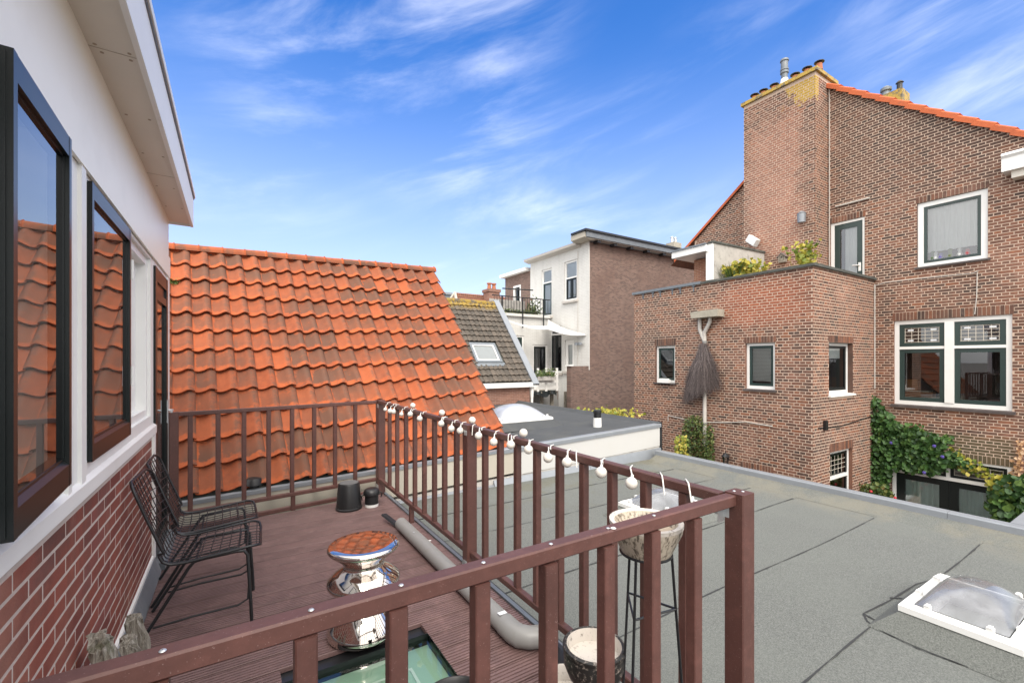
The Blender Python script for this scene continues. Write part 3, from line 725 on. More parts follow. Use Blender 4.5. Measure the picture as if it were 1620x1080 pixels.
# ================================================================== FLAT ROOF (grey felt)
FZ = -.2; TX = 6.42
fb = MB().box(DX1 - .6, TX - .02, -3.5, 5.42, GZ, FZ - .012); fbo = fb.build('flat_roof', M['darkfelt'], kind='structure')
MB().box(-3.6, DX1 - .601, -3.5, 5.2, GZ, FZ - .05).build('roof_base', M['darkfelt'], fbo)
seams = [-3.5, -2.1, -1.3, -.45, .38, 1.2, 2.02, 2.86, 3.42, 3.98, 4.7, 5.40]
for i in range(len(seams) - 1):
    y0, y1 = seams[i], seams[i + 1]; n = 40; x0, x1 = DX1 + .1, TX - .03
    dz = .0053 + .0021 * (i % 3)
    t = MB(); vs_ = []
    jit = [rng.uniform(-.006, .006) for _ in range(n + 1)]
    for k in range(n + 1):
        x = x0 + (x1 - x0) * k / n
        e = .012 * math.sin(k * .21 + i) + jit[k]
        vs_ += [(x, y0 + (.012 * math.sin(k * .21 + i - 1) if i else 0), FZ - .011), (x, y0 + (.012 * math.sin(k * .21 + i - 1) if i else 0), FZ + dz - .004), (x, y1 + e + .0, FZ + dz - .004), (x, y1 + e, FZ - .011)]
    fs = []
    for k in range(n):
        b0 = k * 4; b1 = b0 + 4
        fs += [(b0, b1, b1 + 1, b0 + 1), (b0 + 1, b1 + 1, b1 + 2, b0 + 2), (b0 + 2, b1 + 2, b1 + 3, b0 + 3)]
    t.add(vs_, fs).build('felt_sheet', M['felt'], fbo, normals=False)
    if 0 < i:
        q = MB(); vv = []
        for k in range(121):
            x = x0 + .02 + (x1 - .35 - x0) * k / 120; yy = y0 + .012 * math.sin(k / 3 * .21 + i - 1)
            w_ = .004 + .004 * rng.random() + .002 * math.sin(k * .37 + i * 2)
            vv += [(x, yy - w_, FZ + .0088), (x, yy + w_ * .6, FZ + .0088)]
        q.add(vv, [(2 * k, 2 * k + 2, 2 * k + 3, 2 * k + 1) for k in range(120)]).build('seam', M['bitumen'], fbo, normals=False)
# zinc edge trim with a felt upstand
t = MB().prism([(TX - .28, FZ + .004), (TX - .02, FZ + .105), (TX - .02, FZ - .01)], lambda a, b, d: (a, d, b), -3.5, 5.3); t.build('upstand', M['felt'], fbo)
for y0, y1 in ((-3.5, -.8), (-.797, 1.5), (1.503, 3.9), (3.903, 5.33)):
    t = MB().prism([(TX - .05, FZ + .085), (TX - .045, FZ + .155), (TX - .038, FZ + .165), (TX + .075, FZ + .165), (TX + .085, FZ + .155), (TX + .085, FZ + .0), (TX - .03, FZ + .08)], lambda a, b, d: (a, d, b), y0, y1)
    t.build('edge_trim', M['zinc'], fbo)
MB().box(TX - .02, TX + .02, -3.5, 5.3, GZ, FZ + .07).build('side_wall', M['render'], fbo)
# the neighbouring roof that butts against the edge on the right
nr_ = MB().box(TX + .09, 9.6, -3.5, 1.06, GZ, FZ + .02).build('adjoining_roof', M['felt'], kind='structure')
for x0, x1 in ((TX + .087, 8.1), (8.103, 9.65)):
    MB().prism([(.95, FZ + .085), (.955, FZ + .155), (.962, FZ + .165), (1.075, FZ + .165), (1.085, FZ + .155), (1.085, FZ), (.97, FZ + .02)], lambda a, b, d: (d, a, b), x0, x1).build('edge_trim', M['zinc'], nr_)
MB().prism([(.72, FZ + .022), (.958, FZ + .10), (.958, FZ + .021)], lambda a, b, d: (d, a, b), TX + .1, 9.6).build('upstand', M['felt'], nr_)
# ================================================================== ORANGE TILED HOUSE
EL_, ER_ = onY(268, 786, 5.50), onY(803, 704, 5.60)
RL_, RR_ = onY(268, 394, 8.00), onY(686, 430, 8.25)
th_ = thing('tiled_house', (1.4, 6.8, -.2), 'house with steep orange clay pantile roof behind the railing', 'house')
NC, NR = 19, 12
EXT = 3                       # columns hidden to the left
ex = (ER_ - EL_) / NC; rx = (RR_ - RL_) / NC
def roofpt(c, r): 
    e = EL_ + ex * c; q = RL_ + rx * c
    return e + (q - e) * (r / NR)
def pantile(w, L):
    n = 13; th = .018; pr = []
    for i in range(n + 1):
        x = i / n * 1.10
        if x < .58: z = -.026 * math.sin(math.pi * (x / .58) ** .9)
        else: z = .036 * math.sin(math.pi * (x - .58) / .53)
        pr.append((x * w, z))
    t = MB(); vs_ = []
    Ln = L * 1.16
    for (y, zo) in ((0, .048), (.02, .047), (Ln, -.006)):
        sc = 1 if y < .01 else 1
        for x, z in pr: vs_.append((x, y, z + zo))
    k = n + 1
    for y, zo in ((0, .048), (Ln, -.006)):
        for x, z in pr: vs_.append((x, y, z + zo - th))
    fs = []
    for r_ in range(2):
        for i in range(n): fs.append((r_ * k + i, r_ * k + i + 1, (r_ + 1) * k + i + 1, (r_ + 1) * k + i))
    for i in range(n):
        fs.append((i, 3 * k + i, 3 * k + i + 1, i + 1)); fs.append((3 * k + i, 4 * k + i, 4 * k + i + 1, 3 * k + i + 1))
    fs.append((k - 1, 3 * k + k - 1, 4 * k + k - 1, 2 * k + k - 1)); fs.append((0, 2 * k, 4 * k, 3 * k))
    return t.add(vs_, fs)
roof = MB(); q = [roofpt(-EXT, -.2), roofpt(NC, -.2), roofpt(NC, NR), roofpt(-EXT, NR)]
nrm = (q[1] - q[0]).cross(q[3] - q[0]).normalized()
roof.add([p - nrm * .03 for p in q] + [p - nrm * .1 for p in q], [(0, 1, 2, 3), (7, 6, 5, 4), (0, 4, 5, 1), (1, 5, 6, 2), (2, 6, 7, 3), (3, 7, 4, 0)])
roof_o = roof.build('roof', M['coping'], th_)
wcol = ((ex.length + rx.length) / 2); lrow = (RL_ - EL_).length / NR
tile_me = pantile(wcol, lrow).mesh('roof_tile', M['tile'], smooth=50, normals=True)
def place_tile(me, parent, p, pr, pu, name='roof_tile', jr=.0):
    x = (pr - p).normalized(); yv = (pu - p); n = x.cross(yv).normalized(); y = n.cross(x)
    # keep the real row direction (a slight skew towards the verge)
    yv = yv.normalized()
    m = Matrix(((x.x, yv.x, n.x, p.x), (x.y, yv.y, n.y, p.y), (x.z, yv.z, n.z, p.z), (0, 0, 0, 1)))
    o = bpy.data.objects.new(name, me); col.objects.link(o)
    o.parent = parent; o.matrix_parent_inverse = wmat(parent).inverted()
    q = m.to_quaternion()
    o.location = p + n * rng.uniform(-.005, .007) + x * rng.uniform(-.005, .005) + yv * rng.uniform(-.008, .008)
    q.rotate(Matrix.Rotation(rng.uniform(-.02, .02) + jr, 3, n).to_quaternion())
    o.rotation_mode = 'QUATERNION'; o.rotation_quaternion = q
    return o
cnt = 0
for r_ in range(NR):
    for c in range(-EXT, NC):
        place_tile(tile_me, roof_o, roofpt(c, r_ - .12), roofpt(c + 1, r_ - .12), roofpt(c, r_ + .88)); cnt += 1
# ridge tiles
nrid = 16
rd = (RR_ - RL_); A0 = RL_ - rd * (2.4 / NC); L = ((RR_ + rd * .006) - A0)
seg = L / nrid; up = Vector((0, 0, 1)); back = Vector((-seg.y, seg.x, 0)).normalized()
rt = MB(); n = 10; sl_len = seg.length * 1.06
for (s_, r0) in ((0, .105), (.04, .112), (.05, .098), (1, .094)):
    for j in range(n + 1):
        an = math.pi * (1.12 * j / n - .06); rt.v.append((sl_len * s_, r0 * math.cos(an), r0 * .9 * math.sin(an)))
for a in range(3):
    for j in range(n): rt.f.append((a * (n + 1) + j, a * (n + 1) + j + 1, (a + 1) * (n + 1) + j + 1, (a + 1) * (n + 1) + j)); rt.att.append(0)
for base_ in (0, 3 * (n + 1)): rt.f.append(tuple(base_ + j for j in range(n + 1))); rt.att.append(0)
ridge_me = rt.mesh('ridge_tile', M['tile'], smooth=50)
ang = math.atan2(-seg.y, -seg.x)
for i in range(nrid):
    p = A0 + seg * (i + 1) + up * (.012 + rng.uniform(-.004, .004)) + back * .03
    o = bpy.data.objects.new('ridge_tile', ridge_me); col.objects.link(o); o.parent = roof_o; o.matrix_parent_inverse = wmat(roof_o).inverted()
    o.location = p; o.rotation_euler = (0, -math.asin(-seg.z / seg.length) * 1.0, ang)
# back slope, gable end and walls
bk = MB(); B0, B1 = roofpt(-EXT, NR), roofpt(NC, NR)
e0 = B0 + Vector((.2, 2.6, -2.9)); e1 = B1 + Vector((.0, 2.6, -2.9))
bk.add([B0, B1, e1, e0], [(0, 1, 2, 3)]).build('back_roof', M['vergetile'], th_, normals=False)
g0, g1 = roofpt(NC, -.1), roofpt(NC, NR)
gw = MB(); xs = -.03
P0 = Vector((g0.x + xs, g0.y + .02, g0.z - .06)); P1 = Vector((g1.x + xs, g1.y, g1.z - .07)); P2 = Vector((e1.x + xs, e1.y, e1.z - .06))
gw.add([P0, P1, P2, Vector((P2.x, P2.y, GZ)), Vector((P0.x, P0.y, GZ))], [(0, 1, 2, 3, 4)])
gw.build('gable_wall', M['brownbrickX'], th_, normals=False)
# parapet with zinc cap in front of the eaves, continuing along the raised flat roof
def capz(x): return .178 + .031 * (x + .45)
def capy(x): return 5.37 + .012 * (x + .45)
CX0, CX1, CX2 = -1.2, 3.36, 6.66
def capline(mb, x0, x1, prof):
    mb.add([(x0, capy(x0) + a, capz(x0) + b) for a, b in prof] + [(x1, capy(x1) + a, capz(x1) + b) for a, b in prof],
           [tuple(range(len(prof)))[::-1], tuple(range(len(prof), 2 * len(prof)))] + [(i, (i + 1) % len(prof), len(prof) + (i + 1) % len(prof), len(prof) + i) for i in range(len(prof))])
t = MB(); capline(t, CX0, 1.2, [(-.012, -.035), (-.012, .004), (.075, .004), (.075, -.035)]); capline(t, 1.203, CX1, [(-.012, -.035), (-.012, .004), (.075, .004), (.075, -.035)])
t.build('parapet_cap', M['zinc'], th_)
t = MB(); capline(t, CX0, CX1 + .1, [(0, -.36), (0, -.036), (.06, -.036), (.06, -.36)]); t.build('parapet_wall', M['beige'], th_)
t = MB(); capline(t, CX0, CX1, [(.08, -.12), (.08, -.09), (.26, -.09), (.26, -.12)]); t.build('gutter', M['bitumen'], th_)
MB().box(-1.4, 3.2, 5.56, 10, GZ, .0).build('wall', M['beige'], th_)
# moss tuft on the left edge
def leaf_poly(c, s, nrm, rot, fold=.25, pts=6):
    nrm = nrm.normalized(); q = Vector((0, 0, 1)) if abs(nrm.z) < .95 else Vector((1, 0, 0))
    x = nrm.cross(q).normalized(); y = nrm.cross(x)
    x, y = x * math.cos(rot) + y * math.sin(rot), y * math.cos(rot) - x * math.sin(rot)
    shp = [(0, -.5), (.38, -.3), (.42, .08), (0, .6), (-.42, .08), (-.38, -.3)]
    vs_ = [c + x * (a * s) + y * (b * s) + nrm * (abs(a) * s * fold) for a, b in shp]
    return vs_, [(0, 1, 2, 3), (0, 3, 4, 5)]
def blades(mb, c, n, h, spread, w=.006, r=rng):
    for i in range(n):
        a = r.uniform(0, 6.283); b = Vector(c) + Vector((math.cos(a), math.sin(a), 0)) * r.uniform(0, spread * .3)
        tip = b + Vector((math.cos(a) * spread * r.uniform(.2, 1), math.sin(a) * spread * r.uniform(.2, 1), h * r.uniform(.5, 1)))
        mid = (b + tip) / 2 + Vector((0, 0, h * .15)); s_ = Vector((-math.sin(a), math.cos(a), 0)) * w
        mb.add([b - s_, b + s_, mid + s_ * .8, mid - s_ * .8, tip], [(0, 1, 2, 3), (3, 2, 4)], r.random())
ms = MB(); mp = onY(270, 452, 7.6)
for i in range(260):
    d = Vector((rng.gauss(0, .05), rng.gauss(0, .04), rng.gauss(0, .035)))
    v_, f_ = leaf_poly(mp + d + Vector((.02, -.03, .02)), rng.uniform(.012, .028), Vector((rng.gauss(0, 1), rng.gauss(-1, 1), rng.gauss(.6, 1))), rng.uniform(0, 6)); ms.add(v_, f_, rng.random())
tag(ms.build('moss_tuft', M['moss'], att=True, normals=False), 'small green moss tuft on orange roof tiles beside the white eave', 'moss')
# small roof vent in the gutter
vp = onY(402, 778, 5.52); vt = thing('roof_vent', (vp.x, 5.50, .1), 'small black mushroom roof vent in front of the orange tiles', 'vent')
MB().lathe([(.055, -.1), (.05, .2), (.05, .23)], (vp.x, 5.50, .0), 20).build('pipe', M['blackplastic'], vt, smooth=40)
MB().lathe([(.001, .31), (.07, .305), (.085, .28), (.095, .24), (.06, .225), (.001, .225)], (vp.x, 5.50, .0), 20).build('cowl', M['blackplastic'], vt, smooth=40)

# ================================================================== RAISED FLAT ROOF (white fascia)
rr_ = thing('flat_roof_extension', (5, 7.5, FZ), 'low extension with dark felt roof and white panel fascia', 'extension')
t = MB(); capline(t, CX1 + .1, CX2, [(0, -.40), (0, -.055), (.05, -.055), (.05, -.40)])
pn = t.build('fascia_panel', M['panel'], rr_)
for x0, x1 in ((CX1 - .1, 5.05), (5.053, CX2 + .02)):
    t = MB(); capline(t, x0, x1, [(-.02, -.055), (-.02, -.002), (-.01, .010), (.09, .010), (.09, -.055)]); t.build('edge_trim', M['zinc'], rr_)
t = MB(); RY = 10.42
zt = lambda x: capz(x) + .0
t.add([(CX1 - .2, 5.45, zt(CX1) - .012), (CX2, 5.5, zt(CX2) - .012), (CX2 + .1, RY, zt(CX2) - .012), (CX1 - .2, RY, zt(CX1) - .012)], [(0, 1, 2, 3)])
t.build('roof', M['darkfelt'], rr_, normals=False)
MB().add([(CX2 + .0, 5.45, zt(CX2) + .035), (CX2 + .1, RY, zt(CX2) + .05), (CX2 + .16, RY, zt(CX2) + .05), (CX2 + .06, 5.45, zt(CX2) + .035), (CX2 - .1, 5.45, zt(CX2) - .02), (CX2 + .0, RY, zt(CX2) - .02), (CX2 + .16, RY, GZ), (CX2 + .06, 5.45, GZ)],
         [(0, 1, 2, 3), (0, 4, 5, 1), (3, 2, 6, 7)]).build('roof_upstand', M['darkfelt'], rr_, normals=False)
t = MB(); capline(t, 1.52, CX2, [(.01, -.62), (.01, -.40), (.06, -.40), (.06, -.62)]); t.build('plinth', M['render'], rr_)
for x0, x1 in ((1.52, 3.1), (3.103, 4.9), (4.903, CX2 + .02)):
    t = MB(); t.add([(x0, capy(x0) - .05, FZ), (x1, capy(x1) - .05, FZ), (x1, capy(x1) - .004, capz(x1) - .5 + .01 * (x1)), (x0, capy(x0) - .004, capz(x0) - .41), (x0, capy(x0) + .01, FZ), (x1, capy(x1) + .01, FZ), (x1, capy(x1) + .01, capz(x1) - .5 + .01 * x1), (x0, capy(x0) + .01, capz(x0) - .41)],
                 [(0, 1, 2, 3), (4, 7, 6, 5), (0, 4, 5, 1), (2, 6, 7, 3), (1, 5, 6, 2), (0, 3, 7, 4)]); t.build('flashing', M['zinc'], rr_)
MB().box(CX1 + .2, CX2 - .06, 5.55, RY, GZ, -.0).build('wall', M['render'], rr_)

def dome(name, x0, x1, y0, y1, z, hgt, curbz, dm, label, frame_m='whiteplastic', curb='felt', flare=.14, clips=True, tilt=0):
    cx, cy = (x0 + x1) / 2, (y0 + y1) / 2
    g = thing(name, (cx, cy, curbz), label, 'skylight', 'roof light domes')
    t = MB(); zb = curbz
    a = [(x0 - flare, y0 - flare), (x1 + flare, y0 - flare), (x1 + flare, y1 + flare), (x0 - flare, y1 + flare)]
    i_ = [(x0 + .02, y0 + .02), (x1 - .02, y0 + .02), (x1 - .02, y1 - .02), (x0 + .02, y1 - .02)]
    t.add([(p, q, zb) for p, q in a] + [(p, q, z - .028) for p, q in i_], [(k, (k + 1) % 4, 4 + (k + 1) % 4, 4 + k) for k in range(4)])
    t.build('curb', M[curb], g, normals=False)
    t = MB(); w = .046
    for (p0, p1, q0, q1) in ((x0, x1, y0, y0 + w), (x0, x1, y1 - w, y1), (x0, x0 + w, y0 + w, y1 - w), (x1 - w, x1, y0 + w, y1 - w)): t.box(p0, p1, q0, q1, z - .03, z)
    for (p0, p1, q0, q1) in ((x0 - .015, x1 + .015, y0 - .015, y0), (x0 - .015, x1 + .015, y1, y1 + .015), (x0 - .015, x0, y0, y1), (x1, x1 + .015, y0, y1)): t.box(p0, p1, q0, q1, z - .05, z - .012)
    t.build('frame', M[frame_m], g)
    t = MB(); n = 16; ii = .05; vs_ = []
    for r_ in range(n + 1):
        for c in range(n + 1):
            a_, b_ = c / n, r_ / n
            k = min(1, (1 - (2 * a_ - 1) ** 4)) * min(1, (1 - (2 * b_ - 1) ** 4))
            e = (1 - (2 * a_ - 1) ** 2) * (1 - (2 * b_ - 1) ** 2)
            vs_.append((x0 + ii + (x1 - x0 - 2 * ii) * a_, y0 + ii + (y1 - y0 - 2 * ii) * b_, z + .003 + hgt * (.45 * k ** .8 + .55 * e)))
    t.add(vs_, [(r_ * (n + 1) + c, r_ * (n + 1) + c + 1, (r_ + 1) * (n + 1) + c + 1, (r_ + 1) * (n + 1) + c) for r_ in range(n) for c in range(n)])
    t.build('dome', M[dm], g, smooth=180, normals=False)
    t = MB(); t.box(x0 + .06, x1 - .06, y0 + .06, y1 - .06, z - .45, z - .44); t.build('shaft_floor', M['cardboard' if dm == 'dome' else 'whiteplastic'], g)
    t = MB()
    for (p0, p1, q0, q1) in ((x0 + .04, x1 - .04, y0 + .04, y0 + .055), (x0 + .04, x1 - .04, y1 - .055, y1 - .04), (x0 + .04, x0 + .055, y0 + .055, y1 - .055), (x1 - .055, x1 - .04, y0 + .055, y1 - .055)): t.box(p0, p1, q0, q1, z - .46, z - .031)
    t.build('shaft_lining', M['shaft' if dm == 'dome' else 'whiteplastic'], g)
    if clips:
        me = None
        for p in [(x0 + .03, y0 + .12), (x0 + .03, y1 - .12), (x1 - .03, y0 + .12), (x1 - .03, y1 - .12), ((x0 + x1) / 2 - .15, y1 - .025), ((x0 + x1) / 2 + .2, y1 - .025), (x0 + .18, y0 + .025), (x1 - .18, y0 + .025)]:
            if me is None:
                me = MB().box(-.016, .016, -.016, .016, 0, .028).box(-.02, .02, -.01, .01, .0285, .034).mesh('clip', M['whiteplastic'])
            link('clip', me, g, loc=(p[0], p[1], z + .0005))
    return g
d1 = dome('roof_dome', 3.70, 4.46, .575, 1.09, -.02, .14, FZ + .006, 'dome', 'clear dome roof light on grey felt with patched seams around its curb')
d2 = dome('roof_dome', 3.70, 4.46, 3.06, 3.58, -.02, .15, FZ + .006, 'dome', 'clear dome roof light on grey felt behind the tall plant stand')
fz = capz(4.6)
d3 = dome('roof_dome', 4.02, 5.16, 6.75, 7.65, .50, .24, fz - .01, 'domewhite', 'large milky dome roof light on the dark felt of the low extension', curb='darkfelt', flare=.2)
# felt patch round the near dome
t = MB(); zz = FZ + .0105
pth = [onZ(1495, 913, FZ), onZ(1450, 925, FZ), onZ(1408, 951, FZ), onZ(1366, 972, FZ), onZ(1372, 984, FZ), onZ(1392, 998, FZ), onZ(1450, 1026, FZ), onZ(1530, 1056, FZ), onZ(1600, 1076, FZ), onZ(1640, 1090, FZ)]
def ribbon(mb, pts, w, z, sub=6):
    P = []
    for i in range(len(pts) - 1):
        for k in range(sub): P.append(pts[i].lerp(pts[i + 1], k / sub))
    P.append(pts[-1]); vv = []
    for i, p in enumerate(P):
        d = (P[min(i + 1, len(P) - 1)] - P[max(i - 1, 0)]); s_ = Vector((-d.y, d.x, 0)).normalized() * w * rng.uniform(.5, 1.3)
        vv += [(p.x - s_.x, p.y - s_.y, z), (p.x + s_.x, p.y + s_.y, z)]
    mb.add(vv, [(2 * i, 2 * i + 2, 2 * i + 3, 2 * i + 1) for i in range(len(P) - 1)])
ribbon(t, pth, .006, zz); ribbon(t, [onZ(1366, 972, FZ), onZ(1385, 983, FZ), onZ(1408, 985, FZ), onZ(1432, 964, FZ)], .008, zz + .001); ribbon(t, [onZ(1408, 947, FZ), onZ(1428, 948, FZ)], .008, zz + .001)
t.build('patch_seam', M['bitumen'], fbo, normals=False)

# vent pipe on the raised roof
vx = onZ(945, 674, capz(5.6)); v_ = thing('roof_vent', (vx.x, vx.y, vx.z), 'round vent pipe with black cap and white collar on dark felt roof', 'vent')
MB().lathe([(.078, -.02), (.074, .16)], vx, 20).build('collar', M['whiteplastic'], v_, smooth=40)
MB().lathe([(.066, .16), (.066, .235), (.076, .24), (.076, .29), (.06, .30), (.001, .30)], vx, 20).build('cap', M['blackplastic'], v_, smooth=40)
# ================================================================== BIG BRICK HOUSE (right)
XE, YE, XG, XC = 10.0, 4.36, 13.04, 12.37
YE1 = 9.12; PT = 3.50
bh = thing('brick_house', (11.5, 5, GZ), 'tall brown brick gable house with wide chimney and flat roofed extension', 'house')
mE, mS, mG, mC = mapX(XE, -1), mapY(YE, -1), mapX(XG, -1), mapX(XC, -1)
mCs = mapY(5.34, -1)
hE = [(7.69, 8.34, .92, 1.98), (5.11, 5.77, .88, 1.97), (5.16, 5.86, -2.0, -.90)]
hS = [(10.69, 11.86, .79, 1.96), (10.74, 11.83, -2.1, -.39)]
hG = [(2.13, 3.985, .52, 2.49), (2.465, 3.57, 3.62, 5.10), (4.55, 5.28, 2.75, 5.09), (2.13, 4.02, GZ, -.54)]
def vergeR(y): return 8.67 + .81 * (y - 5.34)
def vergeL(y): return 6.92 - .772 * (y - 7.56)
def glim(z0, z1):
    lo = 5.34 + (z1 - 8.67) / .81; hi = 7.56 - (z1 - 6.92) / .772
    return (lo + .02, hi - .02)
wb = MB()
panel_with_holes(wb, mE, YE, YE1, GZ, PT, hE); panel_with_holes(wb, mS, XE, XG, GZ, PT, hS)
panel_with_holes(wb, mG, 1.6, 9.25, GZ, 5.55, hG)
wb.add([mG(a, b, 0) for a, b in ((1.6, 5.55), (9.25, 5.55), (5.32, 8.62), (1.6, 5.62))], [(0, 1, 2, 3)])
wb.add([mG(a, b, 0) for a, b in ((1.0, GZ), (1.6, GZ), (1.6, 5.62), (1.0, 5.14))], [(0, 1, 2, 3)])
wb.add([mC(a, b, 0) for a, b in ((5.34, 2.7), (7.18, 2.7), (7.18, 8.84), (5.34, 8.84))], [(0, 1, 2, 3)])
wb.add([mCs(a, b, 0) for a, b in ((XC, 2.7), (XG + .4, 2.7), (XG + .4, 8.84), (XC, 8.84))], [(0, 1, 2, 3)])
wb.add([(XC, 7.18, 2.7), (XG + .4, 7.18, 2.7), (XG + .4, 7.18, 8.84), (XC, 7.18, 8.84)], [(0, 1, 2, 3)])
wb.add([(XE, YE1, GZ), (XG, YE1, GZ), (XG, YE1, PT), (XE, YE1, PT)], [(0, 1, 2, 3)])
wb.add([(XE + .22, YE + .22, 2.75), (XE + .22, YE1, 2.75), (XG, YE1, 2.75), (XG, YE + .22, 2.75)], [(0, 1, 2, 3)])
wb.add([(XE + .22, YE + .22, 2.75), (XE + .22, YE1, 2.75), (XE + .22, YE1, PT), (XE + .22, YE + .22, PT)], [(0, 1, 2, 3)])
wb.add([(XE + .22, YE + .22, 2.75), (XG, YE + .22, 2.75), (XG, YE + .22, PT), (XE + .22, YE + .22, PT)], [(0, 1, 2, 3)])
bw_o = wb.build('wall', M['mortar'], bh, normals=False)
for m, hs_ in ((mE, hE), (mS, hS), (mG, hG)):
    for h in hs_: rv = MB(); reveals(rv, m, [h]); rv.build('reveal', M['brick'], bh, normals=False)
rec = []
lz = [(h[0] - .02, h[1] + .02, h[3], ltop(h[3])) for h in hE]
lS = [(h[0] - .02, h[1] + .02, h[3], ltop(h[3])) for h in hS]
lG = [(h[0] - .02, h[1] + .02, h[3], ltop(h[3])) for h in hG]
b0 = -2.0625
lay(rec, mE, YE, YE1, b0, PT, hE + lz, ident='E'); lay(rec, mS, XE - .006, XG, b0, PT, hS + lS, ident='S', phase=XE)
lay(rec, mG, 1.0, 9.2, b0, 8.6, hG + lG + [(YE, YE1, GZ, 2.7), (5.34, 7.18, 2.7, 8.9)], glim, ident='G')
lay(rec, mC, 5.34, 7.18, 2.75, 8.8, ident='C'); lay(rec, mCs, XC - .006, XG + .1, 2.75, 8.8, ident='D', phase=XC)
emit(rec, bw_o, M['brick'], 300)
for m, hs_ in ((mE, hE), (mS, hS), (mG, hG)):
    for h in hs_: soldier(m, h[0] - .02, h[1] + .02, h[3], bh, M['brick'])
# copings
t = MB(); t.box(XE - .05, XE + .24, YE - .05, 6.9, PT, PT + .055); t.box(XE + .24, XG, YE - .05, YE + .24, PT, PT + .0535); t.build('coping', M['coping'], bh)
t = MB(); t.box(XE - .06, XE + .24, 6.9, YE1 + .03, PT + .002, PT + .07)
for y in (7.1, 7.5, 7.75, 8.15, 8.4, 8.75): t.box(XE - .022, XE - .008, y, y + .03, PT - .16, PT + .002); t.box(XE - .03, XE - .009, y - .03, y + .06, PT - .04, PT + .001)
t.build('roof_edge', M['zincdark'], bh)

def casement(m, h, parent, sash='green', sillm='sill', d=-.055, blind_backing=False, fw=.06, sill_out=.05, mull=0):
    a0, a1, b0_, b1 = h
    t = MB().frame(m, a0 + .003, a1 - .003, b0_ + .045, b1 - .003, fw, d - .05, d, wb=.075)
    w = t.build('window', M['white'], parent)
    i0, i1, j0, j1 = a0 + fw, a1 - fw, b0_ + .12, b1 - fw - .004
    MB().frame(m, i0 + .004, i1 - .004, j0 + .004, j1 - .002, .055, d - .045, d - .012).build('sash', M[sash], w)
    MB().pane(m, i0 + .055, i1 - .055, j0 + .055, j1 - .055, d - .028).build('pane', M['glass'], w, normals=False)
    s_ = MB(); s_.prism([(-.16, b0_ + .004), (sill_out, b0_ + .004), (sill_out, b0_ + .04), (-.02, b0_ + .05), (-.16, b0_ + .05)], lambda a, b, dd: m(dd, b, a), a0 - .04, a1 + .04)
    s_.build('sill', M[sillm], w)
    room(m, h, w)
    return w
W1 = casement(mE, hE[0], bh); W2 = casement(mE, hE[1], bh)
bl = MB()
for i in range(26):
    zz = 1.88 - i * .031; bl.lbox(mE, 5.2, 5.68, zz, zz + .027, -.108, -.100)
bl.build('blind_backing', M['palecloth'], W2)
W3 = casement(mE, hE[2], bh); W4 = casement(mS, hS[0], bh, sash='black', sillm='white', d=-.10)
MB().lbox(mS, 10.8, 11.6, 1.62, 1.86, -.165, -.155).build('blind_backing', M['palecloth'], W4)
W5 = casement(mS, hS[1], bh, sash='black', sillm='white', d=-.07)
t = MB()
t.lbox(mS, hS[1][0] + .06, hS[1][1] - .06, -1.02, -.95, -.12, -.066); t.build('transom', M['white'], W5)
t = MB()
for k in range(1, 5): a = hS[1][0] + .12 + .85 * k / 5; t.lbox(mS, a - .004, a + .004, -.92, -.52, -.098, -.092)
for k in range(1, 4): z = -.92 + .4 * k / 4; t.lbox(mS, hS[1][0] + .12, hS[1][1] - .12, z - .004, z + .004, -.0985, -.0925)
t.build('lead', M['lead'], W5)
# small white box on the far window's sill
t = MB().lbox(mE, 7.82, 8.18, .97, 1.06, .005, .12); t.lbox(mE, 7.86, 8.14, 1.061, 1.085, .02, .1); tag(t.build('window_box', M['white']), 'small white trough on the sill of the narrow extension window', 'trough')

# upper window of the gable
casement(mG, hG[1], bh, fw=.10, d=-.03)
def folds(m, a0, a1, z0, z1, d, mat, parent, name='pale_cloth', amp=.014, n=60):
    t = MB(); vs_ = []
    for k in range(n + 1):
        a = a0 + (a1 - a0) * k / n; w = amp * math.sin(k * .83) + amp * .6 * math.sin(k * 2.1 + 1)
        vs_ += [m(a, z0, d + w), m(a, z1, d + w * .8)]
    t.add(vs_, [(2 * k, 2 * k + 2, 2 * k + 3, 2 * k + 1) for k in range(n)])
    return t.build(name, M[mat], parent, normals=False, smooth=180)
folds(mG, 2.62, 3.42, 3.98, 4.97, -.125, 'palecloth', bh)  # added pale folds, standing in for clouds reflected in the upper window
for k, (yy, cc) in enumerate(((2.78, 'redflower'), (2.9, 'whiteplastic'), (3.05, 'yellowleaf'), (3.2, 'flower'), (3.28, 'whiteplastic'), (3.33, 'ivy'))): tag(MB().lathe([(.001, 0), (.035, 0), (.05, .05), (.03, .11), (.04, .13 + .03 * (k % 3)), (.001, .15 + .03 * (k % 3))], mG(yy, 3.79, -.10), 12).build('ornament', M[cc], smooth=50), ('small red', 'small white', 'small yellow', 'small blue', 'taller white', 'small green')[k] + ' ornament on the sill of the upper gable window', 'ornament')
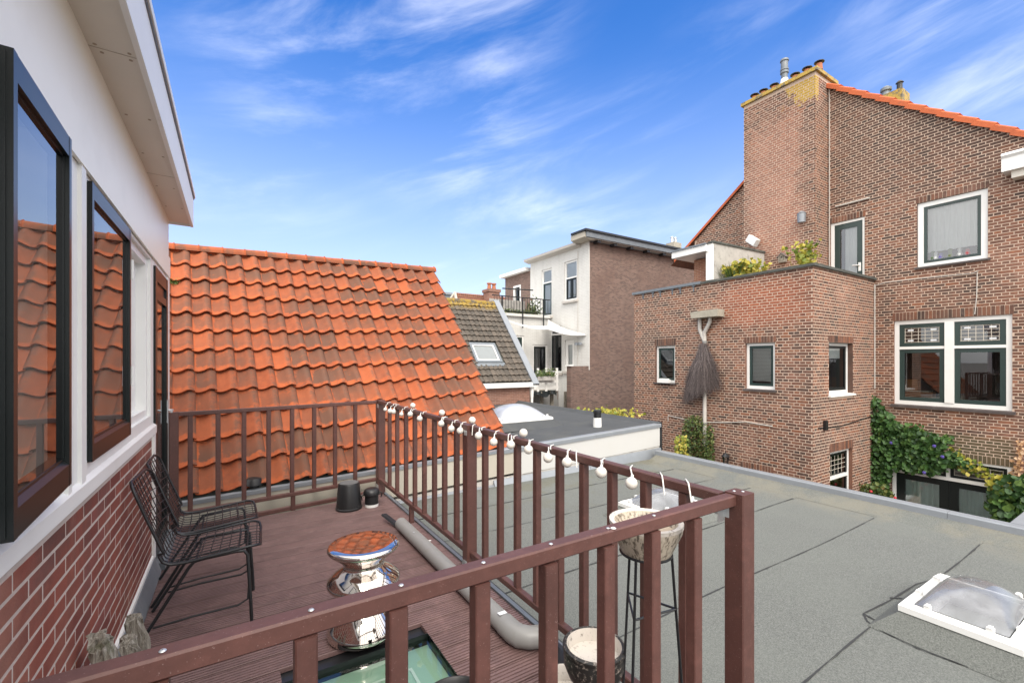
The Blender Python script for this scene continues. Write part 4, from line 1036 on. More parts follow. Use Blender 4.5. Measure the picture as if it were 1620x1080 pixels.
# balcony door
t = MB(); t.lbox(mG, 4.553, 4.60, 2.75, 5.087, -.09, -.02); t.lbox(mG, 5.20, 5.277, 2.75, 5.087, -.09, -.02); t.lbox(mG, 4.60, 5.20, 5.03, 5.087, -.09, -.022)
dw = t.build('door_frame', M['white'], bh)
t = MB().frame(mG, 4.603, 5.197, 2.78, 5.028, .115, -.08, -.035, wb=.3, wt=.13); dg = t.build('door', M['green'], bh)
MB().pane(mG, 4.71, 5.09, 3.06, 4.91, -.054).build('pane', M['glass'], dg, normals=False)
t = MB(); t.tube([mG(4.66, 3.92, -.035), mG(4.66, 3.92, .02), mG(4.80, 3.93, .022)], .013, 8); t.lbox(mG, 4.635, 4.685, 3.78, 3.99, -.035, -.02); t.build('handle', M['white'], dg)
room(mG, hG[2], bh); folds(mG, 4.72, 5.0, 2.9, 5.0, -.125, 'palecloth', bh)
# large double window
a0, a1, b0_, b1 = hG[0]
t = MB().frame(mG, a0 + .003, a1 - .003, b0_ + .05, b1 - .003, .085, -.1, -.035)
mid = (a0 + a1) / 2
t.lbox(mG, mid - .085, mid + .065, b0_ + .135, b1 - .088, -.1, -.02)
ztr = 1.86
t.lbox(mG, a0 + .088, mid - .085, ztr - .03, ztr + .03, -.1, -.032); t.lbox(mG, mid + .065, a1 - .088, ztr - .03, ztr + .03, -.1, -.032)
bwin = t.build('window', M['white'], bh)
for p0, p1 in ((a0 + .09, mid - .087), (mid + .067, a1 - .09)):
    MB().frame(mG, p0, p1, ztr + .032, b1 - .09, .085, -.09, -.05).build('sash', M['green'], bwin)
    MB().frame(mG, p0, p1, b0_ + .137, ztr - .032, .085, -.09, -.05).build('sash', M['green'], bwin)
    MB().pane(mG, p0 + .085, p1 - .085, b0_ + .222, ztr - .117, -.07).build('pane', M['glass'], bwin, normals=False)
    MB().pane(mG, p0 + .085, p1 - .085, ztr + .117, b1 - .175, -.07).build('pane', M['glass'], bwin, normals=False)
    t = MB(); q0, q1, r0, r1 = p0 + .085, p1 - .085, ztr + .117, b1 - .175
    for k in range(0, 6):
        a = q0 + .012 + (q1 - q0 - .024) * k / 5; t.lbox(mG, a - .005, a + .005, r0, r1, -.069, -.064)
    for k in range(0, 5):
        z = r0 + .012 + (r1 - r0 - .024) * k / 4; t.lbox(mG, q0, q1, z - .005, z + .005, -.0685, -.0635)
    t.build('lead', M['lead'], bwin)
    t = MB()
    for aa in (q0 + .05, q1 - .16):
        for zz in (r0 + .03, r1 - .07): t.lbox(mG, aa, aa + .1, zz, zz + .035, -.0635, -.061)
    t.build('coloured_pane', M['sticker'], bwin)
t = MB().prism([(-.16, b0_ + .0), (.07, b0_ - .015), (.07, b0_ + .035), (-.03, b0_ + .05), (-.16, b0_ + .05)], lambda a, b, dd: mG(dd, b, a), a0 - .05, a1 + .05); t.build('sill', M['sill'], bwin)
rm = room(mG, hG[0], bh, depth=3.2, e=1.0)
t = MB().lbox(mG, 2.2, 3.95, .5, .60, -.5, -.16); t.build('window_ledge', M['interior'], bh)
tag(MB().lbox(mG, 3.36, 3.86, .62, .86, -.42, -.2).build('cardboard_box', M['cardboard']), 'long brown box lying inside the large double window', 'box')
t = MB().lbox(mG, 3.62, 3.88, .88, 1.14, -.4, -.22); t.lbox(mG, 3.74, 3.86, .92, 1.02, -.221, -.216); tag(t.build('carton', M['cardboard']), 'small carton stacked on the long box inside the window', 'box')
tag(MB().lbox(mG, 3.42, 3.84, .862, .877, -.44, -.19).build('paper_stack', M['paper']), 'sheets of paper lying on the long brown box', 'paper')
tag(MB().lathe([(.001, 0), (.09, 0), (.12, .025), (.11, .027), (.001, .01)], mG(3.28, .605, -.3), 20).build('dish', M['whiteplastic'], smooth=40), 'white dish beside the brown box inside the window', 'dish')
# garden doors below
a0, a1, b0_, b1 = hG[3]; zt_ = -.98
t = MB(); t.lbox(mG, a0 + .003, a0 + .07, GZ, b1 - .003, -.1, -.02); t.lbox(mG, a1 - .07, a1 - .003, GZ, b1 - .003, -.1, -.02)
t.lbox(mG, a0 + .07, a1 - .07, b1 - .05, b1 - .003, -.1, -.022); t.lbox(mG, a0 + .07, a1 - .07, zt_ - .035, zt_ + .035, -.1, -.015)
t.lbox(mG, mid - .02, mid + .04, zt_ + .035, b1 - .05, -.1, -.02); gd = t.build('window', M['white'], bh)
for p0, p1 in ((a0 + .075, mid - .022), (mid + .042, a1 - .075)):
    MB().frame(mG, p0, p1, zt_ + .037, b1 - .053, .05, -.09, -.05).build('sash', M['black'], gd)
    MB().pane(mG, p0 + .05, p1 - .05, zt_ + .085, b1 - .1, -.07).build('pane', M['glass'], gd, normals=False)
    t = MB()
    for k in range(5): a = p0 + .06 + (p1 - p0 - .12) * k / 4; t.lbox(mG, a - .004, a + .004, zt_ + .09, b1 - .105, -.069, -.064)
    for k in range(4): z = zt_ + .1 + (b1 - zt_ - .22) * k / 3; t.lbox(mG, p0 + .06, p1 - .06, z - .004, z + .004, -.0685, -.0635)
    t.build('lead', M['lead'], gd)
for p0, p1 in ((a0 + .075, mid), (mid + .004, a1 - .075)):
    dd = MB().frame(mG, p0, p1, GZ + .05, zt_ - .037, .15, -.09, -.04, wb=.5, wt=.13).build('garden_door', M['black'], bh)
    MB().pane(mG, p0 + .15, p1 - .15, GZ + .55, zt_ - .167, -.065).build('pane', M['glass'], dd, normals=False)
    t = MB(); n = 46; vs_ = []
    for k in range(n + 1):
        a = p0 + .12 + (p1 - p0 - .24) * k / n; w = .02 * math.sin(k * .9) + .012 * math.sin(k * 2.3 + 1)
        vs_ += [mG(a, GZ + .2, -.115 + w), mG(a + .006 * math.sin(k), zt_ - .1, -.115 + w * .8)]
    t.add(vs_, [(2 * k, 2 * k + 2, 2 * k + 3, 2 * k + 1) for k in range(n)]); t.build('curtain', M['curtain'], dd, normals=False, smooth=180)
room(mG, hG[3], bh)

# roof behind the gable and verge tiles
t = MB()
t.add([(XG - .02, 5.32, 8.66), (XG - .02, .8, vergeR(.8) + .02), (22, .8, vergeR(.8) + .02), (22, 5.32, 8.66)], [(0, 1, 2, 3)])
t.add([(XG - .02, 5.32, 8.66), (XG - .02, 10.2, vergeL(10.2) + .02), (22, 10.2, vergeL(10.2) + .02), (22, 5.32, 8.66)], [(0, 1, 2, 3)])
t.build('roof', M['fartile'], bh, normals=False)
def verge(y0, y1, fz, n):
    L = math.hypot(y1 - y0, fz(y1) - fz(y0)); me = MB()
    k = L / n * 1.05
    me.prism([(-.10, -.075), (-.085, -.075), (-.085, .0), (.12, .022), (.12, .05), (-.07, .045), (-.10, .02)], lambda a, b, d: (a, d, b + .038 * (1 - d / k)), 0, k)
    mesh = me.mesh('verge_tile', M['vergetile'])
    an = math.atan2(fz(y1) - fz(y0), y1 - y0)
    for i in range(n):
        y = y0 + (y1 - y0) * i / n
        o = link('verge_tile', mesh, bh); o.location = (XG + .01, y, fz(y) + .02 + rng.uniform(-.004, .004)); o.rotation_euler = (an, 0, 0)
        if y1 < y0: o.rotation_euler = (math.pi - an if False else 0, 0, 0)
verge(.75, 5.34, vergeR, 17)
# left verge descends away from us: lay it from its foot up
def verge_left(n=8):
    y0, y1 = 10.0, 7.2; L = math.hypot(y1 - y0, vergeL(y1) - vergeL(y0)); k = L / n * 1.05; me = MB()
    an = math.atan2(vergeL(y1) - vergeL(y0), y0 - y1)
    me.prism([(-.10, -.075), (-.085, -.075), (-.085, .0), (.12, .022), (.12, .05), (-.07, .045), (-.10, .02)], lambda a, b, d: (a, -d * math.cos(an) - b * math.sin(an) * -1 * 0, d * math.sin(an) + b), 0, k)
    mesh = me.mesh('verge_tile', M['vergetile'])
    for i in range(n):
        y = y0 + (y1 - y0) * i / n; link('verge_tile', mesh, bh, loc=(XG + .01, y, vergeL(y) + .02))
verge_left()
# chimney top
ch = MB().box(XC - .06, XG + .46, 5.28, 7.24, 8.84, 8.93).build('chimney_cap', M['cap_lichen'], bh)
for u, v in ((1194, 150), (1208, 143), (1225, 135), (1258, 119), (1277, 110), (1296, 100)):
    p = onX(u, v, XC + .22); c = (p.x, p.y, 8.93)
    po = MB().lathe([(.08, 0), (.07, .12), (.07, .17)], c, 16).build('chimney_pot', M['terracotta'], ch, smooth=40)
    MB().lathe([(.001, .26), (.04, .255), (.115, .215), (.115, .20), (.06, .195), (.001, .195)], c, 16).build('pot_cowl', M['blackmetal'], ch, smooth=40)
p = onX(1241, 120, XC + .16); c = (p.x, p.y, 8.93)
MB().lathe([(.13, 0), (.10, .12), (.085, .2)], c, 16).build('flue_base', M['white'], ch, smooth=40)
MB().lathe([(.075, .2), (.075, .34), (.10, .345), (.10, .40), (.085, .41), (.085, .42), (.10, .425), (.10, .46), (.085, .47), (.085, .66), (.105, .67), (.095, .72), (.001, .74)], c, 16).build('flue', M['zincdark'], ch, smooth=30)
# second chimney beyond the ridge
q = onX(1412, 158, 17.0); c2 = thing('chimney_stack', (17, q.y, vergeR(q.y) - .3), 'small weathered chimney with metal cowls rising beyond the orange verge', 'chimney')
MB().box(16.7, 17.3, q.y - .32, q.y + .32, vergeR(q.y) - .5, q.z + .12).build('stack', M['cap_lichen'], c2)
MB().lathe([(.12, 0), (.1, .2), (.14, .22), (.14, .3), (.06, .36)], (17, q.y + .16, q.z + .12), 14).build('cowl', M['zincdark'], c2, smooth=30)
MB().lathe([(.1, 0), (.07, .12), (.07, .28), (.1, .3), (.05, .36)], (17, q.y - .17, q.z + .12), 14).build('cowl', M['blackmetal'], c2, smooth=30)
# white box gutter at the right edge
g = onX(1584, 262, 12.72); t = MB().prism([(12.72, g.z - .13), (XG - .003, g.z - .13), (XG - .003, g.z + .22), (12.70, g.z + .22), (12.68, g.z + .17), (12.72, g.z + .12)], lambda a, b, d: (a, d, b), .9, g.y)
t.build('box_gutter', M['white'], bh)
MB().box(12.80, XG - .003, .9, g.y - .12, g.z - .27, g.z - .131).build('gutter_bracket', M['soffit'], bh)
# rooftop partition and canopy on the extension
py = 6.60; zL, zR = onY(1128, 384, py).z, onY(1215, 402, py).z
t = MB().add([(XE + .06, py, 2.76), (XC - .002, py, 2.76), (XC - .002, py, zR), (XE + .06, py, zL), (XE + .06, py + .1, 2.76), (XC - .002, py + .1, 2.76), (XC - .002, py + .1, zR), (XE + .06, py + .1, zL)],
             [(0, 1, 2, 3), (7, 6, 5, 4), (0, 4, 5, 1), (3, 2, 6, 7), (0, 3, 7, 4), (1, 5, 6, 2)]); part = t.build('terrace_partition', M['render'], bh)
t = MB().add([(XE - .0, py - .03, zL + .002), (XC - .004, py - .03, zR + .002), (XC - .004, py + .13, zR + .002), (XE - .0, py + .13, zL + .002), (XE - .0, py - .03, zL + .05), (XC - .004, py - .03, zR + .05), (XC - .004, py + .13, zR + .05), (XE - .0, py + .13, zL + .05)],
             [(0, 1, 2, 3), (7, 6, 5, 4), (0, 4, 5, 1), (3, 2, 6, 7), (0, 3, 7, 4), (1, 5, 6, 2)]); t.build('partition_cap', M['coping'], part)
MB().box(XE + .02, XE + .058, py, py + .19, PT + .075, zL - .005).build('white_post', M['white'], bh)
MB().box(XE + .55, XC - .01, py + .35, 7.5, 2.76, zL - .2).build('rooftop_room', M['orangebrick'], bh)
t = MB().box(XE - .06, XC - .02, py + .14, 7.75, zL - .18, zL - .02); t.build('canopy', M['white'], bh)
MB().box(XE - .09, XC - .02, py + .135, 7.78, zL - .019, zL + .02).build('canopy_edge', M['zincdark'], bh)

# ---- things on its walls
p0, p1 = onX(1094, 498, XE - .25), onX(1136, 497, XE - .25)
ho = thing('rain_hopper', (XE, (p0.y + p1.y) / 2, 1.6), 'grey concrete rain hopper feeding a forked downpipe on the brick wall', 'downpipe')
zc_ = p0.z
MB().prism([(p1.y, zc_ - .09), (p0.y, zc_ - .09), (p0.y + .03, zc_ + .06), (p0.y - .1, zc_ + .075), (p1.y, zc_ + .085)], lambda a, b, d: (d, a, b), XE - .27, XE - .008).build('hopper', M['concrete'], ho)
yc = onX(1114, 600, XE - .1).y; xx = XE - .08
t = MB()
yl, yr = onX(1107, 510, xx).y, onX(1123, 510, xx).y; zt2 = zc_ - .09
t.tube([(xx, yl, zt2), (xx, yl, zt2 - .26), (xx, yl - .03, zt2 - .34), (xx, yc + .06, zt2 - .46), (xx, yc, zt2 - .58)], .048, 12)
t.tube([(xx, yr, zt2), (xx, yr, zt2 - .1), (xx, yr + .05, zt2 - .2), (xx, yc + .01, zt2 - .36), (xx, yc, zt2 - .48), (xx, yc, zt2 - 1.5), (xx, yc, -.55)], .046, 12)
t.build('downpipe', M['pvcpale'], ho, smooth=50)
t = MB()
for z in (-.02, zt2 - .62): t.lathe([(.046, 0), (.056, .005), (.056, .05), (.046, .055)], (xx, yc, z), 12)
t.build('pipe_collar', M['pvc'], ho, smooth=40)
# bundle of dry twigs round the pipe
t = MB(); tw = random.Random(3)
top = Vector((xx - .03, yc, zt2 - .62)); 
for i in range(2300):
    f = tw.random(); a = tw.uniform(-1, 1)
    ph = tw.uniform(-1.35, 1.35)
    st = top + Vector((tw.uniform(-.04, .02), tw.gauss(0, .05), -tw.uniform(0, .65)))
    spread = a * .52
    zend = 1.0 - .42 * (a + 1) / 2 - .05 + tw.gauss(0, .07)        # left side hangs lower
    endz = zend if tw.random() < .75 else zend + tw.uniform(.1, .5)
    en = Vector((xx - .02 - abs(math.cos(a * 1.5)) * .27 * tw.uniform(.3, 1), yc + spread + tw.gauss(0, .055) + .06, endz))
    md = st.lerp(en, .5) + Vector((-.05 * abs(math.cos(a)), spread * .12 + tw.gauss(0, .03), tw.gauss(0, .02)))
    w = tw.uniform(.002, .0055); s_ = Vector((0, w, 0))
    t.add([st - s_, st + s_, md + s_ * .8, md - s_ * .8, en + s_ * .3, en - s_ * .3], [(0, 1, 2, 3), (3, 2, 4, 5)], tw.random())
tag(t.build('twig_bundle', M['twig'], att=True, normals=False), 'large bundle of dry grey brown twigs hung round the downpipe', 'twigs')
# lantern on the extension wall
lp = onX(1148, 726, XE - .12); ln = thing('wall_lantern', lp, 'small black carriage lantern on the extension wall above the roof edge', 'lantern')
MB().lathe([(.001, .20), (.012, .19), (.012, .15), (.03, .14), (.10, .07), (.085, .06), (.001, .06)], lp, 8).build('roof', M['blackmetal'], ln)
MB().lathe([(.07, .06), (.05, -.12)], lp, 6).build('glass', M['glass'], ln)
t = MB().lathe([(.055, -.12), (.03, -.16), (.001, -.16)], lp, 8)
for k in range(6): a = k * math.pi / 3; t.tube([lp + Vector((.07 * math.cos(a), .07 * math.sin(a), .06)), lp + Vector((.05 * math.cos(a), .05 * math.sin(a), -.12))], .006, 5)
t.tube([lp + Vector((.02, 0, -.15)), lp + Vector((.112, 0, -.12))], .012, 6); t.build('bracket', M['blackmetal'], ln)
# conduit and cables
t = MB()
P = [onX(u, v, XE - .02) for u, v in ((1057, 666), (1057, 657), (1075, 661), (1095, 667), (1140, 668), (1180, 667), (1222, 674))]
t.tube(P, .012, 6); tag(t.build('wall_conduit', M['pvcpale']), 'thin pale conduit running low across the extension wall', 'conduit')
t = MB(); P = [(a, YE - .015, b) for a, b in ((10.2, .18), (10.45, .17), (11.2, .14), (12.1, .2), (12.95, .26))]; t.tube(P, .012, 5); t.box(10.42, 10.52, YE - .06, YE - .007, .12, .32)
tag(t.build('wall_cable', M['blackplastic']), 'dark cable and junction box on the side wall of the extension', 'cable')
t = MB(); t.tube([(XG - .03, YE - .02, z) for z in (PT - .1, 2.6, 1.6, .9)], .014, 6); t.tube([onX(u, v, XG - .02) for u, v in ((1384, 452), (1400, 447), (1450, 441), (1540, 432), (1548, 428))], .009, 5)
t.tube([onX(u, v, XG - .02) for u, v in ((1546, 431), (1545, 470), (1542, 497))], .008, 5)
tag(t.build('wall_cable', M['pvcpale']), 'pale cable running from the corner across the gable to the large window', 'cable')
t = MB(); t.tube([onX(u, v, XG - .03) for u, v in ((1322, 327), (1345, 321), (1376, 313))], .022, 8); t.tube([onX(1312, 100 + 40, XG - .03), onX(1312, 440, XG - .03)], .012, 5)
tag(t.build('awning_rail', M['pvcpale']), 'grey rail fixed above the balcony door', 'rail')
# wall lamp, floodlight, bird house on chimney breast
wl_ = onX(1268, 344, XC - .14); t_ = thing('wall_lamp', wl_, 'grey lantern lamp on the chimney breast above the terrace', 'lamp')
MB().lathe([(.001, .17), (.06, .14), (.11, .10), (.1, .09), (.09, -.13), (.001, -.14)], wl_, 12).build('shade', M['zinc'], t_, smooth=35)
MB().tube([wl_ + Vector((.13, -.05, .1)), wl_ + Vector((.0, -.0, .14))], .015, 6).build('bracket', M['blackmetal'], t_)
fp = onX(1192, 381, XC - .12); t = MB().bar(fp + Vector((0, .13, .1)), fp + Vector((-.05, -.12, -.1)), .16, .2, .02); tag(t.build('floodlight', M['white']), 'white floodlight unit above the terrace partition', 'lamp')
bp = onX(1238, 408, XC - .06); bx = thing('bird_house', bp, 'small wooden bird house hung on the chimney breast', 'bird house')
MB().prism([(-.085, -.12), (.085, -.12), (.085, .04), (0, .12), (-.085, .04)], lambda a, b, d: (bp.x + d, bp.y + a, bp.z + b), -.06, .055).build('body', M['wood'], bx)
t = MB().prism([(-.12, .0), (0, .115), (.12, .0), (.13, .015), (0, .14), (-.13, .015)], lambda a, b, d: (bp.x + d, bp.y + a, bp.z + b), -.085, .057); t.build('roof', M['twig'], bx)
MB().lathe([(.001, 0), (.022, 0)], (0, 0, 0), 10).build('hole', M['black'], bx).matrix_basis = Matrix.Translation(Vector((bp.x - .062, bp.y, bp.z + .01))) @ Matrix.Rotation(R(90), 4, 'Y')
# ================================================================== DARK TILED HOUSE
DY = 10.45
e_r = onY(845, 604, DY); eaveZ = e_r.z
rdg = onY(783, 480, DY + 2.15)
dk = thing('tiled_house', (5.5, DY + .3, GZ), 'small house with mossy grey tile roof, roof window and grey verge board', 'house')
LX = 3.2
def dpt(c, r):    # c metres from right, r 0..1 up
    e = Vector((e_r.x - .12 - c, DY - .02, eaveZ + .02)); q = Vector((rdg.x - .02 - c, rdg.y, rdg.z - .02)); return e.lerp(q, r)
t = MB(); q = [dpt(-.1, 0), dpt(LX, 0), dpt(LX, 1), dpt(-.1, 1)]; n_ = (q[3] - q[0]).cross(q[1] - q[0]).normalized()
if n_.z < 0: n_ = -n_
t.add([p - n_ * .03 for p in q], [(0, 1, 2, 3)]); dro = t.build('roof', M['coping'], dk, normals=False)
TW = .30; NRd = 15; sl = (dpt(0, 1) - dpt(0, 0)).length / NRd
def dtile(w, L):
    n = 12; pr = [(w * 1.03 * i / n, .036 * abs(math.sin(2 * math.pi * i / n)) ** 1.1 * (1 if (i // (n // 2)) % 1 == 0 else 0)) for i in range(n + 1)]
    vs_ = [(x, 0, z + .034) for x, z in pr] + [(x, L * 1.12, z - .006) for x, z in pr] + [(x, 0, z + .008) for x, z in pr]
    k = n + 1; fs = []
    for i in range(n): fs += [(i, i + 1, k + i + 1, k + i), (i, 2 * k + i, 2 * k + i + 1, i + 1)]
    return MB().add(vs_, fs)
dme = dtile(TW, sl).mesh('roof_tile', M['darktile'], smooth=40, normals=False)
RWN = (onY(742, 543, DY + .9), )
# roof window: find its place in the roof plane from pixels
o_ = dpt(0, 0) + n_ * .02
def onroof(u, v):
    d = ray(u, v); p = Vector((0, 0, EYE)); return p + d * ((o_ - p).dot(n_) / d.dot(n_))
rw = [onroof(749, 598), onroof(794, 572), ]
A_, B_ = onroof(754, 574), onroof(795, 573); C_, D_ = onroof(742, 543), onroof(779, 543)
rx0, rx1 = min(A_.x, C_.x) - .03, max(B_.x, D_.x) * .5 + .5 * D_.x
rmin = ((A_ + B_) / 2 - dpt(0, 0)).dot((dpt(0, 1) - dpt(0, 0)).normalized()); rmax = ((C_ + D_) / 2 - dpt(0, 0)).dot((dpt(0, 1) - dpt(0, 0)).normalized())
for r_ in range(NRd):
    c = .0; k = 0
    while c < LX - TW:
        p = dpt(c + TW, r_ / NRd); pc = dpt(c + TW / 2, (r_ + .5) / NRd)
        d_ = (pc - dpt(0, 0)).dot((dpt(0, 1) - dpt(0, 0)).normalized())
        c += TW
        if rx0 - .02 < pc.x < rx1 + .02 and rmin - .08 < d_ < rmax + .06: continue
        place_tile(dme, dro, p, p + Vector((1, 0, 0)), dpt(c, (r_ + 1) / NRd))
t = MB()
P0 = dpt(-.02, 1); P1 = dpt(LX, 1)
nn = 9
for i in range(nn):
    a = P0.lerp(P1, i / nn); b = P0.lerp(P1, (i + 1.06) / nn)
    t2 = MB().tube([a + Vector((0, .02, -.01)), b + Vector((0, .02, -.015))], .10, 12); t2.build('ridge_tile', M['darktile'], dro, smooth=40)
# roof window
upv = (dpt(0, 1) - dpt(0, 0)).normalized(); xr = Vector((1, 0, 0))
def rpt(a, r, d): return dpt(0, 0) + Vector((a - dpt(0, 0).x, 0, 0)) + upv * r + n_ * d
fm = lambda a, b, d: rpt(a, b, d)
t = MB().frame(fm, rx0, rx1, rmin, rmax, .07, -.02, .07); wv = t.build('roof_window', M['zincdark'], dk)
MB().frame(fm, rx0 + .07, rx1 - .07, rmin + .07, rmax - .07, .035, -.02, .055).build('sash', M['white'], wv)
MB().pane(fm, rx0 + .1, rx1 - .1, rmin + .1, rmax - .1, .034).build('pane', M['glassnear'], wv, normals=False)
MB().lbox(fm, rx0 + .08, rx1 - .08, rmin + .08, rmax - .08, .016, .022).build('blind_backing', M['white'], wv)  # white sheet added under the pane, standing for the sky's reflection
MB().lbox(fm, rx0 - .02, rx1 + .06, rmin - .13, rmin - .001, .02, .045).build('apron', M['zincdark'], wv)
# verge board, eaves board, walls
a, b = dpt(-.02, 0) + Vector((0, -.12, -.1)), dpt(-.02, 1) + Vector((0, .06, .1))
t = MB().bar(a + n_ * .0 + Vector((.06, 0, 0)), b + Vector((.06, 0, 0)), .2, .13, .004, up=n_); t.build('verge_board', M['zinc'], dk)
MB().box(dpt(LX, 0).x, e_r.x + .04, DY - .14, DY - .05, eaveZ - .13, eaveZ + .0).build('eaves_board', M['white'], dk)
t = MB().box(dpt(LX, 0).x, onY(838, 620, DY).x, DY, DY + .25, GZ, eaveZ - .02); t.build('wall', M['redbrickY'], dk)
wx = onY(838, 620, DY).x
MB().add([(wx, DY + .02, GZ), (wx, DY + 4.3, GZ), (wx, DY + 4.3, eaveZ), (wx, rdg.y, rdg.z - .1), (wx, DY + .02, eaveZ - .02)], [(0, 1, 2, 3, 4)]).build('side_wall', M['redbrickY'], dk, normals=False)
MB().add([dpt(-.1, 1), dpt(LX, 1), dpt(LX, 1) + Vector((0, 2.2, -2.5)), dpt(-.1, 1) + Vector((0, 2.2, -2.5))], [(0, 1, 2, 3)]).build('back_roof', M['darktile'], dk, normals=False)
t = MB(); px_ = wx + .06; t.tube([(px_, DY - .02, eaveZ - .1), (px_, DY - .02, eaveZ - .45)], [.07, .045], 10); t.tube([(px_, DY - .02, eaveZ - .45), (px_, DY - .02, GZ)], .04, 10); t.build('downpipe', M['white'], dk, smooth=40)

# ================================================================== WHITE HOUSE with brown side wall
WX, BY = 12.25, 13.56
wh = thing('white_house', (WX + 2, BY + 2, GZ), 'white painted house with brown brick side wall and dark overhanging eave', 'house')
mWh, mBr = mapX(WX, -1), mapY(BY, -1)
zTop = onX(932, 382, WX).z; wy1 = onX(839, 420, WX).y
uw = [onX(893, 417, WX), onX(913, 474, WX)]; hU = (uw[1].y, uw[0].y, uw[1].z, uw[0].z + .05)
dd = [onX(857, 428, WX), onX(873, 500, WX)]; hD = (dd[1].y, dd[0].y, dd[1].z, dd[0].z)
l1 = [onX(870, 520, WX), onX(889, 590, WX)]; hL = (l1[1].y, l1[0].y, l1[1].z, l1[0].z + .1)
l2 = [onX(894, 538, WX), onX(908, 588, WX)]; hM = (l2[1].y, l2[0].y, l2[1].z, l2[0].z)
holes = [hU, hD, hL, hM]
t = MB(); panel_with_holes(t, mWh, BY, wy1, GZ, zTop, holes); t.build('white_wall', M['whitewall'], wh, normals=False)
for h in holes: t = MB(); reveals(t, mWh, [h], .12); t.build('reveal', M['whitewall'], wh, normals=False)
t = MB().add([(WX + .002, BY, GZ), (20, BY, GZ), (20, BY, zTop - .0), (WX + .002, BY, zTop)], [(0, 1, 2, 3)]); t.build('brick_side_wall', M['brownbrickY'], wh, normals=False)
MB().box(WX - .02, WX + .03, BY - .004, BY + .02, 1.2, zTop).build('corner_strip', M['whitewall'], wh)
# lower wing of the side wall
lw0 = onY(903, 580, BY); t = MB().box(lw0.x, WX - .0, BY + .003, BY + .25, GZ, onY(915, 579, BY).z); t.build('garden_wall', M['brownbrickY'], wh)
MB().box(lw0.x - .06, lw0.x + .12, BY - .02, BY + .26, onY(915, 579, BY).z + .001, onY(915, 579, BY).z + .06).build('wall_cap', M['white'], wh)
# eaves
ez = zTop + .0
t = MB().add([(WX - .55, BY - .42, ez + .28), (22, BY - .42, ez + .28), (22, wy1 + .3, ez + .5), (WX - .55, BY + .5, ez + .28), (WX - .55, BY - .42, ez + .36), (22, BY - .42, ez + .36), (22, wy1 + .3, ez + .55), (WX - .55, BY + .5, ez + .36)],
             [(0, 1, 2, 3), (7, 6, 5, 4), (0, 4, 5, 1), (3, 2, 6, 7), (0, 3, 7, 4), (1, 5, 6, 2)]); t.build('roof', M['blackmetal'], wh)
MB().box(WX - .45, 20, BY - .36, BY - .30, ez + .06, ez + .279).build('fascia', M['zincdark'], wh)
MB().box(WX - .40, 20, BY - .299, BY + .002, ez + .03, ez + .06).build('soffit', M['pvcpale'], wh)
MB().prism([(WX - .5, ez + .06), (WX - .3, ez + .0), (WX + .0, ez + .0), (WX + .0, ez + .27), (WX - .5, ez + .27)], lambda a, b, d: (a, d, b), BY - .3, BY + .55).build('eaves_return', M['beige'], wh)
bk_me = MB().box(-.09, .09, -.26, -.005, -.06, .03).mesh('eaves_bracket', M['blackmetal'])
for u in (941, 967, 993, 1019, 1044, 1068, 1090): p = onY(u, 392, BY); link('eaves_bracket', bk_me, wh, loc=(p.x, BY, ez - .0))
t = MB().prism([(-.28, .0), (.0, -.08), (.0, .1), (-.3, .1)], lambda a, b, d: (WX + a, d, zTop - .05 + b), BY + .5, wy1 + .15); t.build('gutter', M['pvcpale'], wh)
t = MB().add([(WX - .3, BY + .5, zTop + .052), (WX - .3, wy1 + .15, zTop + .052), (20, wy1 + .15, zTop + .3), (20, BY + .5, zTop + .3)], [(0, 1, 2, 3)]); t.build('rear_roof', M['darkfelt'], wh, normals=False)
# upper window: transom pane over two black casements
def dwin(h, split, transom, sash, curtain=True):
    a0, a1, b0_, b1 = h
    w = MB().frame(mWh, a0 + .005, a1 - .005, b0_ + .02, b1 - .005, .07, -.1, -.04).build('window', M['white'], wh)
    zt = b0_ + (b1 - b0_) * transom
    MB().lbox(mWh, a0 + .075, a1 - .075, zt - .03, zt + .03, -.1, -.035).build('transom', M['white'], w)
    n = split; ww = (a1 - a0 - .15) / n
    for i in range(n):
        MB().frame(mWh, a0 + .076 + ww * i, a0 + .074 + ww * (i + 1), b0_ + .09, zt - .031, .07, -.09, -.045).build('sash', M[sash], w)
    MB().pane(mWh, a0 + .08, a1 - .08, b0_ + .1, zt - .04, -.07).build('pane', M['glass'], w, normals=False)
    MB().pane(mWh, a0 + .08, a1 - .08, zt + .03, b1 - .08, -.07).build('pane', M['glass'], w, normals=False)
    if curtain: MB().lbox(mWh, a0 + .02, a1 - .02, b0_ + .05, b1 - .02, -.105, -.10).build('curtain', M['palecloth'], w)
    else: room(mWh, h, w, 1.2)
    MB().lbox(mWh, a0 - .08, a1 + .08, b0_ - .08, b0_ + .018, -.1, .1).build('sill', M['pvcpale'], w)
    return w
dwin(hU, 2, .58, 'black'); dwin(hD, 1, .72, 'green'); dwin(hL, 2, .82, 'black', False); dwin(hM, 1, .92, 'white')
